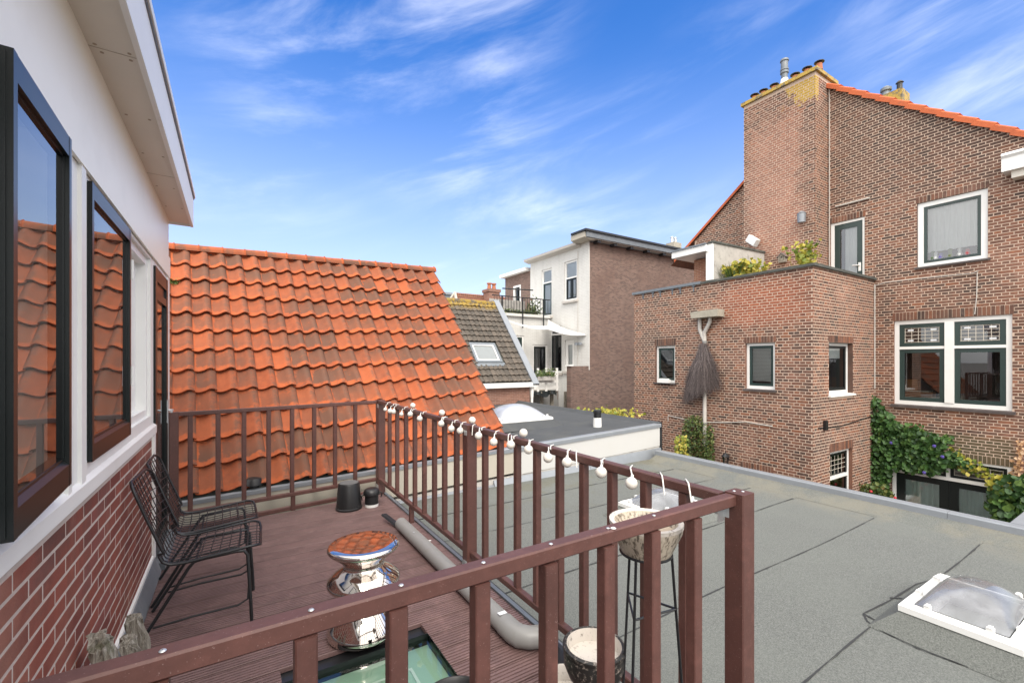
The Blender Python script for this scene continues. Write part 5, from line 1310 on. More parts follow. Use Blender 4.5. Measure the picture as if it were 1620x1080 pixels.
# annexe with balcony
AY = 16.15; AX = onY(796, 500, AY).x; zB = onY(840, 502, AY).z; mA = mapY(AY, -1)
n0, n1 = onY(806, 530, AY), onY(829, 612, AY); hN = (n0.x - .5, n1.x, n1.z, n0.z); k0, k1 = onY(843, 545, AY), onY(866, 600, AY); hK = (k0.x, k1.x, k1.z - .2, k0.z)
t = MB(); panel_with_holes(t, mA, AX - .6, WX, GZ, zB, [hN, hK]); t.build('annexe_wall', M['whitewall'], wh, normals=False)
for h in (hN, hK): t = MB(); reveals(t, mA, [h], .12); t.build('reveal', M['whitewall'], wh, normals=False)
MB().box(AX - .7, WX - .003, AY - .12, wy1 + 4, zB + .001, zB + .12).build('balcony_floor', M['whitewall'], wh)
for h, s_ in ((hN, 'green'), (hK, 'black')):
    w = MB().frame(mA, h[0] + .005, h[1] - .005, h[2] + .005, h[3] - .005, .07, -.1, -.03).build('window', M['white'], wh)
    MB().frame(mA, h[0] + .076, h[1] - .076, h[2] + .08, h[3] - .08, .08, -.09, -.045).build('sash', M[s_], w)
    MB().pane(mA, h[0] + .1, h[1] - .1, h[2] + .1, h[3] - .1, -.07).build('pane', M['glass'], w, normals=False); room(mA, h, w, 1.2)
    if s_ == 'green': MB().lbox(mA, h[0] + .08, h[1] - .08, h[2] + 1.0, h[2] + 1.06, -.1, -.04).build('transom', M['white'], w)
# balcony railing
br = thing('balcony_railing', (AX, AY, zB), 'dark metal balcony railing on the white annexe', 'railing')
zt = onY(830, 471, AY - .1).z
t = MB().bar((AX - .6, AY - .1, zt), (WX - .1, AY - .1, zt), .04, .04); t.bar((AX - .6, AY - .1, zB + .2), (WX - .1, AY - .1, zB + .2), .03, .03); t.build('top_rail', M['blackmetal'], br)
pm = MB().box(-.02, .02, -.02, .02, -.5, zt - zB).mesh('post', M['blackmetal'])
for u in (794, 827, 860): p = onY(u, 480, AY - .16); link('post', pm, br, loc=(p.x, AY - .16, zB))
bm_ = MB().box(-.008, .008, -.008, .008, .2, zt - zB - .02).mesh('baluster', M['blackmetal'])
x = AX - .5
while x < WX - .2: link('baluster', bm_, br, loc=(x, AY - .1, zB)); x += .14
t = MB(); x = AX - .6
while x < onY(831, 480, AY).x: t.box(x, x + .13, AY + .12, AY + .14, zB + .12, zt - .12); x += .14
tag(t.build('wind_screen', M['render']), 'grey slatted screen behind the balcony railing', 'screen')
t = MB(); c = onY(842, 485, AY + .3)
for i in range(300):
    d = Vector((rng.gauss(0, .22), rng.gauss(0, .15), abs(rng.gauss(0, .32)))); v_, f_ = leaf_poly(Vector((c.x, AY + .3, zB + .15)) + d, rng.uniform(.05, .11), Vector((rng.gauss(0, 1), rng.gauss(0, 1), 1)), rng.uniform(0, 6)); t.add(v_, f_, rng.random())
tag(t.build('balcony_plant', M['conifer'], att=True, normals=False, kind='stuff'), 'bushy green potted plant on the far balcony', 'plant')
t = MB()
for i in range(420):
    d = Vector((rng.uniform(AX - .3, onY(845, 490, AY).x), AY - .02 + rng.gauss(0, .04), zB + .14 + abs(rng.gauss(0, .07)))); v_, f_ = leaf_poly(d, rng.uniform(.04, .09), Vector((rng.gauss(0, 1), -1, 1)), rng.uniform(0, 6)); t.add(v_, f_, rng.random())
tag(t.build('trailing_plants', M['conifer'], att=True, normals=False, kind='stuff'), 'row of low trailing plants along the balcony edge', 'plant')
# antenna arm on the balcony
t = MB(); a, b = onY(795, 456, AY), onY(843, 459, AY); t.tube([a, b], .03, 6); tag(t.build('horizontal_pole', M['blackmetal']), 'dark horizontal pole above the balcony railing', 'pole')
# spotlights on the white wall
p = onX(914, 592, WX - .1); p = onX(915, 543, WX - .15); t = MB()
for dy in (-.12, .12): t.lathe([(.001, .05), (.08, .03), (.09, -.07), (.001, -.06)], p + Vector((0, dy, 0)), 12)
t.tube([p + Vector((.15, 0, 0)), p + Vector((0, -.1, 0)), p + Vector((0, .1, 0))], .02, 6)
tag(t.build('spotlights', M['zincdark']), 'pair of round spotlights on the white wall beneath the sail', 'lamp')
# cable down the white wall
t = MB().tube([onX(914, 396, WX - .02), onX(914, 580, WX - .02)], .012, 5); tag(t.build('wall_cable', M['pvcpale']), 'thin vertical cable down the far white wall', 'cable')
# shade sail
s0, s1, s2, s3, sm = onY(806, 507, 15.6), onX(926, 528, WX - .02), onX(867, 505, WX - .25), onY(868, 521, 14.8), onY(866, 515, 15.1)
t = MB(); n = 8
def patch(A, B, C, D):
    vs_ = [(A.lerp(B, i / n)).lerp(D.lerp(C, i / n), j / n) - Vector((0, 0, .10)) * math.sin(math.pi * i / n) for i in range(n + 1) for j in range(n + 1)]
    t.add(vs_, [(i * (n + 1) + j, (i + 1) * (n + 1) + j, (i + 1) * (n + 1) + j + 1, i * (n + 1) + j + 1) for i in range(n) for j in range(n)])
patch(s0, sm, s3, s0 - Vector((0, .05, .05))); patch(s2, s1, s1 - Vector((0, 0, .03)), sm)
patch(sm, s1 - Vector((0, 0, .03)), s1 - Vector((0, .05, .06)), s3)
tag(t.build('shade_sail', M['sail'], normals=False, smooth=180), 'white triangular shade sail stretched from the white wall', 'sail')
# platform fence and flower trough
FYp = 14.35; zf0, zf1 = onY(870, 616, FYp).z, onY(870, 590, FYp).z
wf = thing('white_fence', (onY(845, 600, FYp).x, FYp, zf0), 'low white plank fence on the platform before the white house', 'fence')
xa, xb = onY(838, 600, FYp).x, lw0.x - .02
hp = onY(850, 582, FYp).z
for u in (850, 863, 880): p = onY(u, 600, FYp); MB().box(p.x - .05, p.x + .05, FYp - .06, FYp - .032, zf0 - .06, hp).build('post', M['timberwhite'], wf)
for k in range(3): z = zf0 + .02 + k * (zf1 - zf0) / 2.6; MB().box(xa, xb, FYp - .03, FYp, z, z + .13).build('plank', M['timberwhite'], wf)
pl = thing('platform', (xa, FYp, zf0 - .1), 'dark raised platform with black sheeting below the white fence', 'platform')
MB().box(xa - .3, xb, FYp + .02, AY - .02, zf0 - .14, zf0 - .06).build('floor', M['wood'], pl)
t = MB(); n = 24; vs_ = []
for i in range(n + 1):
    x = xa - .2 + (onY(881, 620, FYp).x - xa + .2) * i / n; vs_ += [(x, FYp + .01 + .02 * math.sin(i * 1.7), zf0 - .03), (x, FYp - .02 + .05 * math.sin(i * 1.1), zf0 - .24 - .06 * math.sin(i * .55))]
t.add(vs_, [(2 * i, 2 * i + 2, 2 * i + 3, 2 * i + 1) for i in range(n)]); t.build('sheeting', M['tarp'], pl, normals=False, smooth=180)
for u in (858, 874, 896): p = onY(u, 635, FYp + .3); MB().box(p.x - .06, p.x + .06, FYp + .3, FYp + .4, GZ, zf0 - .141).build('post', M['wood'], pl)
MB().box(onY(883, 625, FYp).x, xb, FYp + .012, FYp + .03, zf0 - .42, zf0 - .07).build('side_board', M['redbrickY'], pl)
MB().box(xa - .5, WX, AY - .6, AY - .55, GZ, zf0 - .15).build('back_wall', M['pvc'], pl)
fp = onY(863, 598, FYp - .15); tr = thing('flower_trough', (fp.x, FYp - .15, zf0 + .2), 'flower trough with trailing plants hung on the white plank fence', 'flower trough')
MB().box(fp.x - .42, fp.x + .42, FYp - .26, FYp - .065, fp.z - .08, fp.z + .08).build('trough', M['render'], tr)
t = MB()
for i in range(500):
    d = Vector((fp.x + rng.uniform(-.45, .45), FYp - .17 + rng.gauss(0, .06), fp.z + .06 + abs(rng.gauss(0, .12)))); v_, f_ = leaf_poly(d, rng.uniform(.04, .08), Vector((rng.gauss(0, 1), -1, 1)), rng.uniform(0, 6)); t.add(v_, f_, rng.random())
t.build('plants', M['conifer'], tr, att=True, normals=False, kind='stuff')
# autumn creeper at the foot of the garden wall, seen over the raised roof
t = MB()
for u, n in ((915, 60), (930, 40), (958, 60), (975, 70), (990, 50)):
    p = onX(u, 652, 6.95)
    for i in range(n):
        d = p + Vector((rng.gauss(0, .08), rng.gauss(0, .18), rng.gauss(-.02, .05))); v_, f_ = leaf_poly(d, rng.uniform(.04, .09), Vector((rng.gauss(-.6, 1), rng.gauss(-.6, 1), .8)), rng.uniform(0, 6)); t.add(v_, f_, rng.random())
tag(t.build('creeper', M['yellowleaf'], att=True, normals=False), 'yellow creeper leaves peeping over the edge of the dark felt roof', 'plant')

# ================================================================== FAR HOUSES
bx_ = onX(798, 440, WX); fbh = thing('brick_house', (WX + 1, 18.5, GZ), 'small brown brick house behind the far balcony', 'house')
fy1 = bx_.y; fzt = bx_.z; mF = mapX(WX + .05, -1)
f0, f1 = onX(812, 453, WX + .05), onX(824, 482, WX + .05); hF = (f1.y, f0.y, f1.z, f0.z)
t = MB(); panel_with_holes(t, mF, wy1, fy1, GZ, fzt, [hF]); t.build('wall', M['brownbrickX'], fbh, normals=False)
MB().add([(WX + .05, fy1, GZ), (20, fy1, GZ), (20, fy1, fzt), (WX + .05, fy1, fzt)], [(0, 1, 2, 3)]).build('end_wall', M['brownbrickY'], fbh, normals=False)
MB().box(WX - .2, 20, wy1 + .16, fy1 + .2, fzt, fzt + .16).build('roof_edge', M['white'], fbh)
w = MB().frame(mF, hF[0] + .005, hF[1] - .005, hF[2], hF[3], .1, -.1, .0).build('window', M['white'], fbh)
MB().lbox(mF, (hF[0] + hF[1]) / 2 - .05, (hF[0] + hF[1]) / 2 + .05, hF[2] + .1, hF[3] - .1, -.1, -.02).build('mullion', M['black'], w)
MB().pane(mF, hF[0] + .1, hF[1] - .1, hF[2] + .1, hF[3] - .1, -.07).build('pane', M['glass'], w, normals=False); room(mF, hF, w, 1.0)
# red roof with chimney
RY_ = 27.0
a, b = onY(720, 463, RY_), onY(800, 467, RY_); fh = thing('tiled_house', (a.x + 1, RY_, GZ), 'distant house with weathered red tile roof and brick chimney', 'house')
c, d = onY(729, 482, RY_ - 2.2), onY(810, 486, RY_ - 2.2)
t = MB(); nr, nc = 7, 24; 
lo0 = Vector((c.x, RY_ - 2.2, c.z - 1.2)); lo1 = Vector((d.x + 2, RY_ - 2.2, c.z - 1.2)); hi0 = Vector((a.x, RY_, a.z)); hi1 = Vector((b.x + 2, RY_, a.z))
t.add([lo0, lo1, hi1, hi0], [(0, 1, 2, 3)]); fro = t.build('roof', M['fartile'], fh, normals=False)
ft = MB()
for i in range(14):
    for j in range(40):
        p = lo0.lerp(lo1, j / 40).lerp(hi0.lerp(hi1, j / 40), i / 14); q2 = lo0.lerp(lo1, (j + .8) / 40).lerp(hi0.lerp(hi1, (j + .8) / 40), i / 14)
        p3 = lo0.lerp(lo1, j / 40).lerp(hi0.lerp(hi1, j / 40), (i + 1.05) / 14); q3 = lo0.lerp(lo1, (j + .8) / 40).lerp(hi0.lerp(hi1, (j + .8) / 40), (i + 1.05) / 14)
        e = Vector((0, -.05, .05)); ft.add([p + e, q2 + e, q3 + e * .3, p3 + e * .3, p, q2], [(0, 1, 2, 3), (4, 5, 1, 0)], rng.random())
ft.build('tiles', M['fartile'], fro, att=True, normals=False, kind='stuff')
MB().add([hi0, Vector((lo0.x, lo0.y, lo0.z)), Vector((lo0.x, RY_ - 2.2, GZ)), Vector((hi0.x - 1.6, RY_ + .5, GZ)), Vector((hi0.x - 1.6, RY_ + .5, lo0.z))], [(0, 1, 2, 3, 4)]).build('gable', M['brownbrickX'], fh, normals=False)
t = MB().tube([hi0, Vector((lo0.x, lo0.y, lo0.z + .03))], .1, 6); t.tube([hi0, Vector((hi0.x - 1.6, RY_ + .5, lo0.z))], .1, 6); t.build('verge', M['beige'], fh)
p = onY(779, 462, RY_ - .6); cst = MB().box(p.x - .5, p.x + .35, RY_ - 1.0, RY_ - .2, p.z - 3, p.z - .05); cst.box(p.x - .56, p.x + .41, RY_ - 1.06, RY_ - .14, p.z - .049, p.z + .15); c_ = cst.build('chimney', M['redbrickY'], fh)
for dx in (-.25, .12): MB().lathe([(.15, .15), (.11, .5), (.17, .52), (.17, .6)], (p.x + dx, RY_ - .6, p.z), 12).build('chimney_pot', M['terracotta'], c_, smooth=40)
# dark flat roofed block at the end of the row
p = onY(706, 466, 32); t_ = thing('apartment_block', (p.x, 32, GZ), 'distant grey flat roofed block beyond the mossy ridge', 'building')
MB().box(p.x - 3, p.x + .4, 32, 36, GZ, p.z).build('wall', M['zincdark'], t_)
MB().box(p.x - 3.1, p.x + .5, 31.9, 36.1, p.z + .001, p.z + .18).build('roof_edge', M['zinc'], t_)
wm_ = MB().box(-.22, .22, -.02, .01, -.9, -.3).mesh('window', M['glass'])
for k in range(4): link('window', wm_, t_, loc=(p.x - .1 - k * .55, 31.99, p.z))
# chimney and vent on the white house roof
p = onY(1068, 385, 17.5); t_ = thing('chimney_stack', (p.x, 17.5, zTop), 'grey brick chimney with two pots on the dark eaved roof', 'chimney')
MB().box(p.x - .35, p.x + .35, 17.3, 17.9, zTop - .2, p.z + .02).build('stack', M['concrete'], t_)
for dx in (-.15, .15): MB().lathe([(.1, 0), (.09, .3), (.12, .32), (.05, .4)], (p.x + dx, 17.6, p.z + .02), 12).build('pot', M['galv'], t_, smooth=40)
p = onY(988, 384, 15.5); MBv = MB().lathe([(.09, -.4), (.09, .1), (.12, .12), (.12, .22), (.001, .24)], p, 12); tag(MBv.build('roof_vent', M['zincdark'], smooth=40), 'small grey vent pipe on the dark eaved roof', 'vent')
# ================================================================== RAILING
RT = 1.10
rl = thing('railing', (1.46, 3, 0), 'brown composite railing with square balusters round the roof deck', 'railing')
NYr = .895; RXr = 1.46; FL, FR = Vector((-.49, 5.01, 0)), Vector((1.47, 5.27, 0))
Z_ = Vector((0, 0, 1))
def rail(p0, p1, z, w=.040, h=.038, name='top_rail'): return MB().bar(Vector(p0) + Z_ * z, Vector(p1) + Z_ * z, w, h, .004).build(name, M['rail'], rl)
rail((-.95, NYr, 0), (1.462, NYr, 0), RT - .02); rail((-.95, NYr, 0), (1.462, NYr, 0), .16, name='bottom_rail')
rail((RXr, .925, 0), (RXr, 2.855, 0), RT - .021); rail((RXr, 2.937, 0), (RXr, 5.22, 0), RT - .021)
rail((RXr, .94, 0), (RXr, 2.855, 0), .17, name='bottom_rail'); rail((RXr, 2.937, 0), (RXr, 5.22, 0), .17, name='bottom_rail')
d_ = (FR - FL).normalized()
rail(FL + d_ * .04, FR - d_ * .045, RT - .0215, .04, .038); rail(FL + d_ * .05, FR - d_ * .05, .17, .04, .038, 'bottom_rail')
rail(FL + d_ * .05 + Vector((0, .02, 0)), FR - d_ * .05 + Vector((0, .02, 0)), .022, .04, .042, 'kick_board')
bal = MB().bar((0, 0, .18), (0, 0, RT - .0395), .038, .036, .003, up=(0, 1, 0)).mesh('baluster', M['rail'])
for x in (-.31, -.105, .112, .282, .474, .667, .864, 1.052, 1.25): link('baluster', bal, rl, loc=(x, NYr - .006, rng.uniform(-.004, 0)))
for u in (616, 628, 642, 656, 671, 687, 703, 722, 767, 791, 818, 849, 885, 923, 968, 1021, 1083):
    y = onX(u, 700, RXr).y; o = link('baluster', bal, rl, loc=(RXr + .003, y, rng.uniform(-.004, 0))); o.rotation_euler = (0, 0, rng.uniform(-.03, .03))
for u in (301, 345, 386, 425, 462, 497, 530, 562):
    dd_ = ray(u, 700); tt = 0
    # where the sight line crosses the far rail's line
    k = (FL.y * d_.x - FL.x * d_.y) / (dd_.y * d_.x - dd_.x * d_.y); p = dd_ * k
    o = link('baluster', bal, rl, loc=(p.x, p.y, 0)); o.rotation_euler = (0, 0, math.atan2(d_.y, d_.x))
def post(x, y, z0, z1, w=.078, rz=0.0):
    o = MB().bar((0, 0, z0), (0, 0, z1), w, w, .004, up=(0, 1, 0)).build('post', M['rail'], rl); o.location = (x, y, 0); o.rotation_euler = (0, 0, rz); return o
post(1.495, .884, -.19, RT + .004, .070); post(RXr, 2.896, -.03, RT - .002, .08); post(1.475, 5.262, -.03, RT, .085, .13); post(FL.x + .035, FL.y + .004, -.03, RT - .001, .07, .13)
sp_ = MB().bar((0, 0, 0), (0, 0, .149), .042, .04, .003, up=(0, 1, 0)).mesh('support_block', M['rail'])
link('support_block', sp_, rl, loc=(RXr, onX(651, 800, RXr).y, 0)); link('support_block', sp_, rl, loc=(.53, FL.y + .14, 0)); link('support_block', sp_, rl, loc=(RXr, 1.9, 0))
# screws and steel angles
sc_ = MB().lathe([(.001, .002), (.004, .0018), (.0055, .0)], (0, 0, 0), 10).mesh('screw', M['galv'], smooth=50)
for x in (-.31, -.105, .112, .282, .474, .667, .864, 1.052): link('screw', sc_, rl, loc=(x + .01, NYr - .004, RT + .0002))
for x, y in ((1.49, .9), (1.51, .88)): link('screw', sc_, rl, loc=(x, y, RT + .0042))
t = MB().box(1.459, 1.4625, .90, .955, RT - .085, RT - .041); t.box(1.425, 1.459, .918, .921, RT - .1, RT - .041); t.build('bracket', M['galv'], rl)
for y0, z0 in ((2.845, RT - .075), (2.845, .085), (2.845, .03)):
    t = MB().box(RXr - .0435, RXr - .0405, y0 + .015, y0 + .06, z0, z0 + .035); t.lathe([(.001, 0), (.006, 0)], (0, 0, 0), 8); t.build('bracket', M['galv'], rl)
t = MB().box(RXr - .047, RXr - .044, 2.87, 2.925, .0, .12); t.build('bracket', M['galv'], rl)
t = MB().box(1.428, 1.431, 5.19, 5.25, RT - .085, RT - .042); t.build('bracket', M['galv'], rl)
t = MB().box(1.423, 1.4265, 5.18, 5.26, .02, .12); t.build('bracket', M['galv'], rl)
# bird dropping on the near rail
t = MB()
for (u, v, r_) in ((977, 838, .008), (971, 836, .005)):
    p = onZ(u, v, RT); t.lathe([(.0005, .0022), (r_ * .6, .002), (r_, .0)], (p.x, NYr - .012, RT + .0003), 9)
t.build('dropping', M['whiteplastic'], rl)

# ---- string lights along the right rail
sl = thing('string_lights', (RXr, 3, RT), 'white cord of round globe lights wound along the deck railing', 'string lights')
bulbs = [(609.5, 647.5), (617, 650), (622.5, 651), (635, 655), (649, 654), (664, 662), (698, 670), (714, 678), (728, 681), (757, 689), (781, 699), (808, 703), (836, 710), (867, 724), (897, 731), (951, 747), (999, 764)]
tops = [(653, 644), (699, 656), (747, 661), (828, 690)]
bxs = RXr - .062; bm2 = MB().sphere((0, 0, 0), .0255, 16, 10).mesh('bulb', M['paper'], smooth=180)
m_, nt_, b_ = nmat('globe_shell'); N_ = NT(nt_); nt_.links.new(N_.mix(N_.noise(N_.coord(), 30, 3), (.62, .58, .52), (.74, .71, .66)), b_.inputs['Base Color']); b_.inputs['Roughness'].default_value = .4
b_.inputs['Subsurface Weight'].default_value = .0
bm2.materials[0] = m_
skm = MB().lathe([(.001, .036), (.006, .035), (.0075, .02), (.006, .018)], (0, 0, 0), 10).mesh('socket', M['ropewire'], smooth=40)
cable = MB(); pts = []
for i, (u, v) in enumerate(bulbs):
    p = onX(u, v, bxs - (.008 if i % 2 else 0)); p.z = min(p.z, RT - .035)
    b = link('bulb', bm2, sl, loc=p); b.scale = (1, 1, 1) if i not in (0, 3) else (.8, .8, .8)
    o = link('socket', skm, sl, loc=p); o.rotation_euler = (rng.uniform(-.3, .1), .25, 0)
    cable.tube([p + Vector((.004, 0, .03)), p + Vector((.018, .02, .05)), (RXr - .026, p.y + .035, RT - .012), (RXr - .02, p.y + .045, RT + .0045), (RXr + .02, p.y + .07, RT + .0045), (RXr + .027, p.y + .08, RT - .03)], .0028, 6)
    pts.append(p)
for u, v in tops: p = onX(u, v, RXr + .015); p.z = RT + .029; link('bulb', bm2, sl, loc=p)
for y in (1.02, 1.14, 1.66, 2.3, 2.78, 3.3): cable.tube([(RXr - .04, y, RT - .06), (RXr - .026, y + .02, RT - .01), (RXr - .018, y + .03, RT + .0045), (RXr + .02, y + .07, RT + .0045), (RXr + .028, y + .08, RT - .04)], .0028, 6)
ys = sorted([p.y for p in pts]); run = []
for i in range(len(ys) - 1):
    for k in range(6): f = k / 6; run.append((RXr + .03, ys[i] + (ys[i + 1] - ys[i]) * f, RT - .03 - .02 * math.sin(math.pi * f)))
cable.tube(run, .0025, 5)
cable.build('cord', M['ropewire'], sl, smooth=60)

# ================================================================== WIRE CHAIRS
def make_chair():
    root = thing('wire_chair', (0, 0, 0), 'black wire mesh chair against the brick wall with its seat nearest the front rail', 'chair', 'wire chairs on the deck')
    hw = .235; prof = [(.235, .438), (.225, .452), (.18, .455), (.05, .442), (-.13, .425), (-.195, .428), (-.23, .45), (-.262, .53), (-.325, .70), (-.385, .875), (-.392, .90)]
    def at(s):       # point along the shell profile
        n = len(prof) - 1; x = s * n; i = min(int(x), n - 1); f = x - i
        return prof[i][0] * (1 - f) + prof[i + 1][0] * f, prof[i][1] * (1 - f) + prof[i + 1][1] * f
    # arc-length param
    S = [0]
    for i in range(1, len(prof)): S.append(S[-1] + math.hypot(prof[i][0] - prof[i - 1][0], prof[i][1] - prof[i - 1][1]))
    def al(d):
        for i in range(1, len(S)):
            if d <= S[i]: f = (d - S[i - 1]) / (S[i] - S[i - 1]); return (prof[i - 1][0] * (1 - f) + prof[i][0] * f, prof[i - 1][1] * (1 - f) + prof[i][1] * f)
        return prof[-1]
    T = S[-1]; rc = .07
    def wdt(d):
        e = min(d, T - d); return hw - (rc - math.sqrt(max(0, rc * rc - (rc - e) ** 2)) if e < rc else 0)
    def dish(d, y): x, z = al(d); k = (y / hw) ** 2; return Vector((x + (.03 * k if z > .5 else 0), y, z + (.012 * k if z <= .5 else 0)))
    loop = []; N_ = 60
    for i in range(N_ + 1): d = T * i / N_; loop.append(dish(d, -wdt(d)))
    for i in range(N_, -1, -1): d = T * i / N_; loop.append(dish(d, wdt(d)))
    MB().tube(loop, .0078, 8, closed=True).build('rim', M['blackmetal'], root, smooth=60)
    seat, back = MB(), MB()
    bend = S[5]
    for j in range(-4, 5):
        y = j * .05
        line = [dish(T * i / 50, y) for i in range(51) if wdt(T * i / 50) > abs(y)]
        seat.tube([p for p in line if p.z < .46 and p.x > -.235], .0028, 5); back.tube([p for p in line if p.x <= -.222], .0028, 5)
    d = .03
    while d < T - .02:
        w = wdt(d); tgt = seat if d < bend + .01 else back
        tgt.tube([dish(d, -w), dish(d, -w / 2), dish(d, 0), dish(d, w / 2), dish(d, w)], .0028, 5); d += .047
    seat.build('seat_mesh', M['blackmetal'], root); back.build('back_mesh', M['blackmetal'], root)
    for s_ in (-1, 1):
        y = .185 * s_; yo = .215 * s_
        MB().tube([(-.350, yo, .004), (-.31, yo, .07), (-.12, y, .385), (-.095, y, .415), (-.06, y, .422), (.11, y, .432), (.15, y, .428), (.168, y, .40), (.185, yo, .12), (.19, yo, .004)], .0092, 8).build('leg', M['blackmetal'], root, smooth=60)
        MB().tube([(-.275, yo * 1.0, .105), (-.1, yo, .12), (.12, yo, .125), (.17, yo * .99, .15), (.176, y * 1.08, .24)], .006, 8).build('side_stretcher', M['blackmetal'], root, smooth=60)
    MB().tube([(-.09, -.185, .416), (-.09, .185, .416)], .006, 8).tube([(.12, -.185, .43), (.12, .185, .43)], .006, 8).build('seat_support', M['blackmetal'], root, smooth=60)
    return root
ch1 = make_chair(); ch2 = copy_tree(ch1)
ch1.location = (-.085, 3.28, .002); ch1.rotation_euler = (0, 0, R(-3))
ch2.location = (-.09, 3.80, .002); ch2.rotation_euler = (0, 0, R(1)); ch2['label'] = 'black wire mesh chair between the other chair and the orange tiled roof'
ch1['label'] = 'black wire mesh chair against the brick wall with driftwood beside it'

# ================================================================== CHROME STOOL
st = onZ(577, 1000, 0); sx, sy = st.x, st.y + .02
pr = [(.001, 0.0), (.185, 0.0), (.2, .012), (.202, .03), (.19, .06), (.14, .13), (.112, .165), (.108, .18), (.115, .195), (.165, .25), (.198, .285), (.203, .30), (.195, .318), (.15, .355), (.115, .38), (.108, .392), (.112, .405), (.145, .44), (.19, .475), (.198, .487), (.197, .498), (.188, .506), (.15, .508), (.001, .507)]
tag(MB().lathe(pr, (sx, sy, .001), 48).build('stool', M['chrome'], smooth=50), 'shiny chrome hourglass stool standing on the deck', 'stool')

# ================================================================== BUCKET AND JAR
b_ = onZ(552, 804, 0); bk = thing('bucket', (b_.x, b_.y, 0), 'upturned black plastic bucket in the far corner of the deck', 'bucket')
MB().lathe([(.132, .001), (.134, .02), (.127, .025), (.108, .26), (.100, .275), (.001, .276)], (b_.x, b_.y, 0), 28).build('body', M['blackplastic'], bk, smooth=40)
m_ = simple('dusty_black', (.10, .10, .10), .8, .2, 12); MB().lathe([(.001, .2775), (.096, .277)], (b_.x, b_.y, 0), 28).build('base', m_, bk)
j_ = onZ(588, 800, 0); jr = thing('storage_jar', (j_.x, j_.y, 0), 'small black jar with clip lid and white base beside the bucket', 'jar')
MB().lathe([(.001, .001), (.07, .001), (.072, .03)], (j_.x, j_.y, 0), 24).build('base', M['whiteplastic'], jr, smooth=40)
MB().lathe([(.07, .03), (.07, .12), (.078, .125)], (j_.x, j_.y, 0), 24).build('body', M['blackplastic'], jr, smooth=40)
MB().lathe([(.078, .125), (.088, .13), (.088, .15), (.075, .18), (.06, .19), (.001, .192)], (j_.x, j_.y, 0), 24).build('lid', M['blackplastic'], jr, smooth=40)
t = MB().tube([(j_.x - .085, j_.y, .14), (j_.x - .11, j_.y, .13), (j_.x - .1, j_.y, .08)], .007, 6).tube([(j_.x + .085, j_.y, .14), (j_.x + .11, j_.y, .13), (j_.x + .1, j_.y, .08)], .007, 6); t.build('clip', M['blackplastic'], jr)

# ================================================================== GREY DRAINPIPE ON THE DECK
pp = thing('drainpipe', (1.32, 3.1, 0), 'grey plastic drainpipe with elbow lying along the right railing', 'pipe')
px1, py1 = 1.315, 4.02; px0, py0 = 1.315, 2.1; r_ = .055
MB().tube([(px1, py1, r_ + .001), (px0, py0, r_ + .001)], r_, 20, cap=False).tube([(px1, py1, r_ + .001), (px0, py0, r_ + .001)], r_ - .004, 20, cap=False).build('pipe', M['pvc'], pp, smooth=60)
el_ = [(px0, py0 + .06, r_ + .003), (px0, py0 - .03, r_ + .003), (px0 + .012, py0 - .075, r_ + .003), (px0 + .05, py0 - .115, r_ + .003), (px0 + .10, py0 - .135, r_ + .003), (px0 + .13, py0 - .14, r_ + .003)]
MB().tube(el_, [r_ + .0045] * 3 + [r_ + .002] * 3, 20, cap=True).build('elbow', M['pvc'], pp, smooth=60)
t = MB().box(px0 - .03, px0 + .02, py0 + .07, py0 + .10, .1125, .1135); t.build('label', M['sticker'], pp)
t = MB().lathe([(.001, .002), (.009, .0)], (px0 - .02, 3.62, .109), 8); t.build('screw', M['galv'], pp)
t = MB().prism([(0, 0), (.05, .0), (.052, .012), (.01, .015)], lambda a, b, d: (1.30 + a - (d - 4.0) * .3, d, .001 + b + (d - 4.0) * .22), 3.98, 4.3); tag(t.build('rubber_strip', M['blackplastic']), 'black rubber strip poking out of the far end of the drainpipe', 'strip')
t = MB().prism([(1.40, .001), (1.50, .001), (1.50, .03), (1.47, .035), (1.40, .02)], lambda a, b, d: (a, d, b), 1.62, 1.96); tag(t.build('drain_cover', M['blackplastic']), 'flat black plastic piece on the deck beside the pipe elbow', 'cover')
t = MB().box(1.415, 1.455, 1.985, 2.07, .001, .0016); tag(t.build('tag', M['sticker']), 'small white paper tag lying on the deck beside the pipe elbow', 'tag')
t = MB().box(1.37, 1.455, 3.625, 3.64, .002, .006); tag(t.build('cable_tie', M['whiteplastic']), 'thin white strip under the drainpipe by the railing support', 'strip')

# ================================================================== PLANT STAND AND BOWLS
bc = Vector((1.238, 1.075, 0)); ps = thing('plant_stand', bc, 'tall black wire plant stand with bark textured bowl in the railing corner', 'plant stand')
MB().lathe([(.001, .875), (.06, .875), (.085, .885), (.122, .965), (.126, .985), (.122, .997), (.11, .995), (.100, .97), (.09, .955), (.001, .95)], bc, 36).build('bowl', M['barkpot'], ps, smooth=40)
MB().lathe([(.118, .982), (.127, .986), (.127, .998), (.118, 1.001), (.109, .995), (.108, .985)], bc, 36).build('rim', M['paleglaze'], ps, smooth=50)
MB().lathe([(.001, .968), (.09, .966), (.1, .963)], bc, 24).build('soil', M['soil'], ps)
rg = MB(); rg.tube([bc + Vector((.088 * math.cos(a * math.pi / 12), .088 * math.sin(a * math.pi / 12), .885)) for a in range(24)], .0045, 6, closed=True); rg.build('ring', M['blackmetal'], ps, smooth=60)
